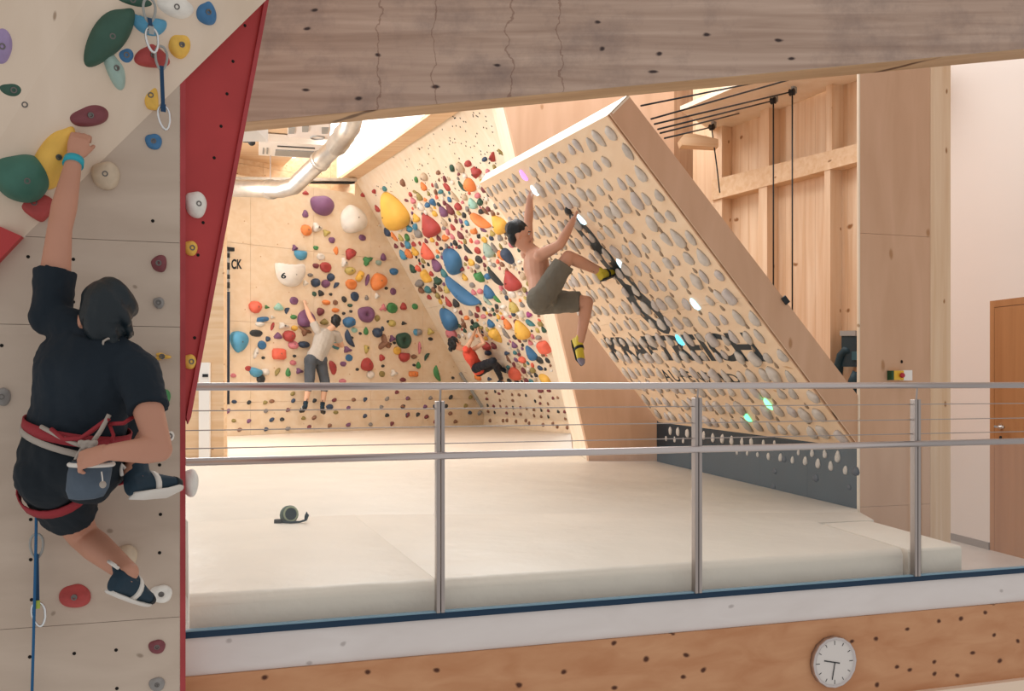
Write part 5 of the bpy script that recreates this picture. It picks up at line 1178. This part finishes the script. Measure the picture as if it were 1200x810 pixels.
# open chalk pot on the mat
cp = empty('chalk_bucket', gm(340, 613), 'dark green open chalk bag lying on the front crash mat', 'chalk bag')
CG = mat('olive_green_fabric', S('#4d5f52'), .9, bump=.3, bscale=30); CI = mat('dark_teal_lining', S('#16303a'), .9); CR = mat('pale_green_rim', S('#9aa68a'), .8)
b0 = gm(340, 613); s_ = b0.y / F
cpos = b0 + UP * 10 * s_ + V((0, .02, 0)); axd = un(V((.4, -1, .2))); sx_ = orth(V((1, 0, 0)), axd); sy_ = axd.cross(sx_)
def rg(t, w): return (cpos - axd * t, sx_ * w * s_, sy_ * w * s_ * 1.05)
MB().loft([rg(0, 7.6), rg(.03, 10), rg(.09, 10.5), rg(.15, 9), rg(.18, 5)]).put('body', CG, cp, True)
MB().tube([cpos + sx_ * 7.7 * s_ * math.cos(k * math.pi / 10) + sy_ * 8.1 * s_ * math.sin(k * math.pi / 10) for k in range(20)], .006, True).put('rim', CR, cp, True)
MB().loft([(cpos + axd * .003, sx_ * 7 * s_, sy_ * 7.4 * s_), (cpos - axd * .002, sx_ * 7 * s_, sy_ * 7.4 * s_)]).put('lining', CI, cp)
MB().box(gm(326, 613) + UP * .012, V((.022, 0, 0)), V((0, .02, 0)), V((0, 0, .011))).put('buckle', M['black'], cp)
MB().tube([b0 + V((-10 * s_, 0, .008)), b0 + V((2 * s_, -.03, .008)), b0 + V((12 * s_, -.02, .009)), b0 + V((19 * s_, 0, .02)), b0 + V((21 * s_, 0, .05)), b0 + V((19.5 * s_, 0, .065)), b0 + V((18 * s_, .005, .045)), b0 + V((17.5 * s_, .01, .02))], .007).put('belt', CI, cp, True)

# wall clock on the fascia
cc = GL.hit(972.5, 774) + gn * .013; R_ = .131
ck = empty('wall_clock', cc - UP * R_, 'round white wall clock with silver rim on the knotty wood', 'clock')
def cl(u, v, w): return cc + gd * u + UP * v + gn * w
MB().loft([(cl(0, 0, 0), gd * R_, UP * R_), (cl(0, 0, .028), gd * R_, UP * R_), (cl(0, 0, .034), gd * R_ * .97, UP * R_ * .97), (cl(0, 0, .034), gd * R_ * .9, UP * R_ * .9), (cl(0, 0, .024), gd * R_ * .89, UP * R_ * .89)]).put('case', M['steel'], ck, True)
MB().loft([(cl(0, 0, .0245), gd * R_ * .89, UP * R_ * .89), (cl(0, 0, .026), gd * R_ * .89, UP * R_ * .89)]).put('face', mat('clock_face', S('#dcd4ce'), .6), ck)
for k in range(12):
    a = k * math.pi / 6; L_ = .022 if k % 3 == 0 else .016; e = V((math.sin(a), math.cos(a)))
    p = cl(e.x * R_ * .76, e.y * R_ * .76, .0268); dir_ = gd * e.x + UP * e.y; sd = gd * e.y - UP * e.x
    MB().box(p, dir_ * L_ * .5, sd * .0016, gn * .0006).put('tick', M['black'], ck)
def handb(name, ang, L_, tail, w, wz):
    a = math.radians(ang); dir_ = gd * math.sin(a) + UP * math.cos(a); sd = gd * math.cos(a) - UP * math.sin(a)
    MB().box(cl(0, 0, wz) + dir_ * (L_ - tail) / 2, dir_ * (L_ + tail) / 2, sd * w, gn * .0008).put(name, M['black'], ck)
handb('hour_hand', 282, .065, .03, .0028, .0285); handb('minute_hand', 191, .088, .0, .0022, .030)

# emergency stop and switch box on the pier
es = empty('emergency_stop', PP.hit(1052, 446), 'yellow emergency stop box with red button beside a white socket', 'emergency stop')
def ppb(x0, y0, x1, y1, w): return [PP.hit(x0, y1) + PP.n * w, PP.hit(x1, y1) + PP.n * w, PP.hit(x1, y0) + PP.n * w, PP.hit(x0, y0) + PP.n * w]
MB().slab(ppb(1039.5, 434.5, 1042, 445.5, .001), PP.n * .05).put('side_flap', mat('dark_green_side', S('#1d4a2c'), .5), es)
MB().slab(ppb(1042, 434.5, 1054, 445.5, .001), PP.n * .045).put('box', mat('signal_yellow', S('#e8b93a'), .5), es)
MB().slab(ppb(1054, 434, 1064.5, 446, .001), PP.n * .04).put('socket', M['white'], es)
q = PP.hit(1050.5, 440) + PP.n * .046
MB().loft([(q, PP.b * .012, UP * .012), (q + PP.n * .012, PP.b * .012, UP * .012), (q + PP.n * .013, PP.b * .019, UP * .019), (q + PP.n * .025, PP.b * .016, UP * .016)]).put('button', mat('signal_red', S('#b82a3c'), .4), es, True)
q = PP.hit(1056.5, 424) + PP.n * .001
tag(MB().loft([(q, PP.b * .009, UP * .012), (q + PP.n * .006, PP.b * .007, UP * .01)]).put('screw_hook', M['brown'] if 'brown' in M else M['dark']), 'small dark screw hole plug above the emergency stop box', 'plug')
# winch with hose behind the tilted board
wn = empty('winch', on((1002, 448), .1), 'black winch box with a bent hose between tilted board and pier', 'winch')
MB().slab([on((997, 430), .02), on((1014, 430), .02), on((1014, 394), .02), on((997, 394), .02)], TW.n * .12).put('housing', mat('teal_black', S('#12303a'), .5), wn)
MB().slab([on((996, 394), .02), on((1014, 394), .02), on((1014, 388), .02), on((996, 388), .02)], TW.n * .13).put('lid', M['grille'], wn)
MB().slab([on((999, 422), .145), on((1012, 422), .145), on((1012, 412), .145), on((999, 412), .145)], TW.n * .01).put('display', mat('display_teal', S('#2b5a66'), .3), wn)
MB().tube([on((998, 412), .1), on((991, 411), .12), on((986, 417), .13), on((983, 428), .13), on((982, 440), .12)], .045).put('hose', mat('hose_teal', S('#173742'), .6), wn, True)
MB().tube([on((1005, 437), .1), on((1000, 447), .12), on((1001, 462), .12)], .05).put('hose', mat('hose_teal', S('#173742'), .6), wn, True)
# block on the board's side edge
q = sp.hit(920, 352) + V((0, -.004, 0))
MB().box(q, (TR - BR).normalized() * .028, un((TR - BR).cross(kd)) * .018, kd * .012).put('edge_hinge', M['black'], tbd)

# cables and pulleys above the board
def cable(pts, lab):
    return tag(MB().tube(pts, .0075).put('cable', M['cable'], None, True), lab, 'cable', 'pulley cables above the tilted board')
def kz(x, y): return at(x, y, 7.6)
for (x0, y0, x1, y1, d1, lab) in [(751, 124, 905, 93, 9.0, 'highest black cable running from the tilted board to the beam'), (763, 139.5, 932, 91.5, 9.2, 'second black cable from the top running to the beam'),
        (767, 145.5, 926, 108, 9.7, 'black cable running to the right-hand pulley'), (771, 151.5, 906, 118, 10.0, 'black cable running to the middle pulley'), (774, 156, 866, 133, 10.7, 'short black cable ending at the soffit'), (779, 162, 834, 149, 11.0, 'lowest black cable running to the left pulley')]:
    cable([at(x0, y0, 7.9), at(x1, y1, d1)], lab)
cable([at(928.5, 108, 9.7), at(928.5, 380, 9.7)], 'vertical black cable hanging from the right-hand pulley'); cable([at(906.3, 118, 10.0), at(906.3, 345, 10.0)], 'vertical black cable hanging from the middle pulley')
cable([at(834, 150, 11.0), at(840, 195, 10.9), at(843.5, 226, 10.9)], 'short slanting cord hanging from the left pulley')
for x, y, d, lab in ((928, 108, 9.7, 'right-hand black pulley under the timber soffit'), (906, 118, 10.0, 'middle black pulley under the timber soffit'), (834, 149, 11.0, 'left black pulley above the corbel')):
    p = empty('pulley', at(x, y, d), lab, 'pulley', 'pulleys under the soffit')
    c = at(x, y, d); X = V((.7, .7, 0))
    MB().loft([(c - V((.5, -.5, 0)) * .03, X * .036, UP * .036), (c - V((.5, -.5, 0)) * .01, X * .028, UP * .028), (c + V((.5, -.5, 0)) * .01, X * .028, UP * .028), (c + V((.5, -.5, 0)) * .03, X * .036, UP * .036)]).put('wheel', M['black'], p, True)
    MB().box(c + UP * .05 + V((.03, .03, 0)), V((.02, .02, 0)), V((.012, -.012, 0)), UP * .05).put('bracket', M['grille'], p)

# round duct and air units at the upper left
dk = empty('air_duct', at(330, 232, 14.5), 'round galvanised ventilation duct bending upward under the ceiling', 'duct')
pts = [at(250, 221, 15.2), at(330, 222, 14.6), at(345, 218, 14.5), at(352, 211, 14.4), at(395, 170, 13.6)]
MB().tube(pts, .125).put('duct_pipe', M['duct'], dk, True)
MB().tube([at(393, 172, 13.6), at(411, 148, 13.1), at(416, 125, 12.8)], .14).put('duct_pipe', M['duct'], dk, True)
for a, b in ((at(316, 222, 14.75), at(318.5, 222, 14.7)), (at(374, 190, 14.0), at(377, 187, 13.95)), (at(395, 170, 13.6), at(399, 165, 13.5)), (at(402, 160, 13.4), at(404, 157.5, 13.35))):
    MB().tube([a, b], .15).put('clamp_ring', M['duct'], dk, True)
MB().tube([at(317, 212, 14.75), at(317, 182, 14.75)], .008).put('hanger_rod', M['steelpost'], dk)
tr_ = empty('cable_tray', wbo(345, 212, .2), 'thin perforated cable tray along the top of the back wall', 'cable tray')
MB().slab([wbo(262, 208.5, .15), wbo(414, 210, .15), wbo(414, 213.5, .15), wbo(262, 211.5, .15)], WB.n * .12).put('tray', M['duct'], tr_)
MB().slab([wbo(350, 213.5, .15), wbo(414, 213.5, .15), wbo(413, 216, .15), wbo(360, 215.5, .15)], WB.n * .06).put('cable_bundle', M['black'], tr_)
def cz(x, y, z=4.86): return gz(x, y, z)
ac = empty('air_conditioner', cz(345, 176), 'white ceiling cassette air unit with a grey slotted grille', 'air unit')
MB().slab([cz(304, 165), cz(391, 171), cz(371, 186), cz(303, 182)], (0, 0, .12)).put('housing', M['white'], ac)
MB().slab([q - UP * .002 for q in (cz(323, 175), cz(368, 177), cz(365.5, 184), cz(322, 181.5))], (0, 0, -.012)).put('grille', M['grille'], ac)
MB().slab([q - UP * .002 for q in (cz(325, 170.5), cz(369, 173), cz(369, 174), cz(325, 171.5))], (0, 0, -.008)).put('slot', M['black'], ac)
for x in (308, 312.5): MB().slab([q - UP * .002 for q in (cz(x, 173), cz(x + 2, 173.2), cz(x + 1.5, 180), cz(x - .5, 179.8))], (0, 0, -.008)).put('slot', M['grille'], ac)
a2_ = empty('ventilation_unit', cz(362, 156), 'cream ceiling ventilation unit with dark vents just under the beam', 'air unit')
MB().slab([cz(337, 146), cz(388, 146), cz(386, 164), cz(337, 161)], (0, 0, .12)).put('housing', M['wallwhite'], a2_)
for x, y in ((354, 147), (377, 149), (338, 149)): MB().slab([q - UP * .002 for q in (cz(x, y), cz(x + 8, y), cz(x + 7, y + 7), cz(x, y + 7))], (0, 0, -.01)).put('vent', M['grille'], a2_)
MB().tube([cz(372 + 8 * math.cos(k * .524), 161 + 2 * math.sin(k * .524)) - UP * .006 for k in range(12)], .012, True).put('ring_vent', M['grille'], a2_, True)
sl_ = empty('spotlight', cz(294, 168), 'small black spotlight on a short arm at the upper left', 'spotlight')
MB().ell(cz(295, 167, 4.8), V((.055, 0, 0)), V((0, .06, 0)), V((0, 0, .05))).put('lamp_head', M['black'], sl_, True)
MB().tube([cz(285, 165.5, 4.82), cz(295, 166, 4.82)], .02).put('arm', M['black'], sl_, True)
MB().tube([cz(295, 164, 4.82), cz(295, 164, 4.82) + UP * .2], .012).put('stem', M['black'], sl_, True)

# look-alikes that still share a label are told apart by their order from the left (counted)
bpy.context.view_layer.update()
ONES = ['', 'first', 'second', 'third', 'fourth', 'fifth', 'sixth', 'seventh', 'eighth', 'ninth', 'tenth', 'eleventh', 'twelfth', 'thirteenth', 'fourteenth', 'fifteenth', 'sixteenth', 'seventeenth', 'eighteenth', 'nineteenth', 'twentieth']
def ordinal(n): return ONES[n] if n <= 20 else ('twenty-' if n < 30 else 'thirty-') + ONES[n % 10] if n % 10 else 'thirtieth'
same = {}
for o in scene.objects:
    if o.parent is None and o.get('label'): same.setdefault(o['label'], []).append(o)
for lab, os_ in same.items():
    if len(os_) > 1:
        for k, o in enumerate(sorted(os_, key=lambda q: q.matrix_world.translation.x / q.matrix_world.translation.y)):
            o['label'] = f'{ordinal(k + 1)} from left, {lab}'
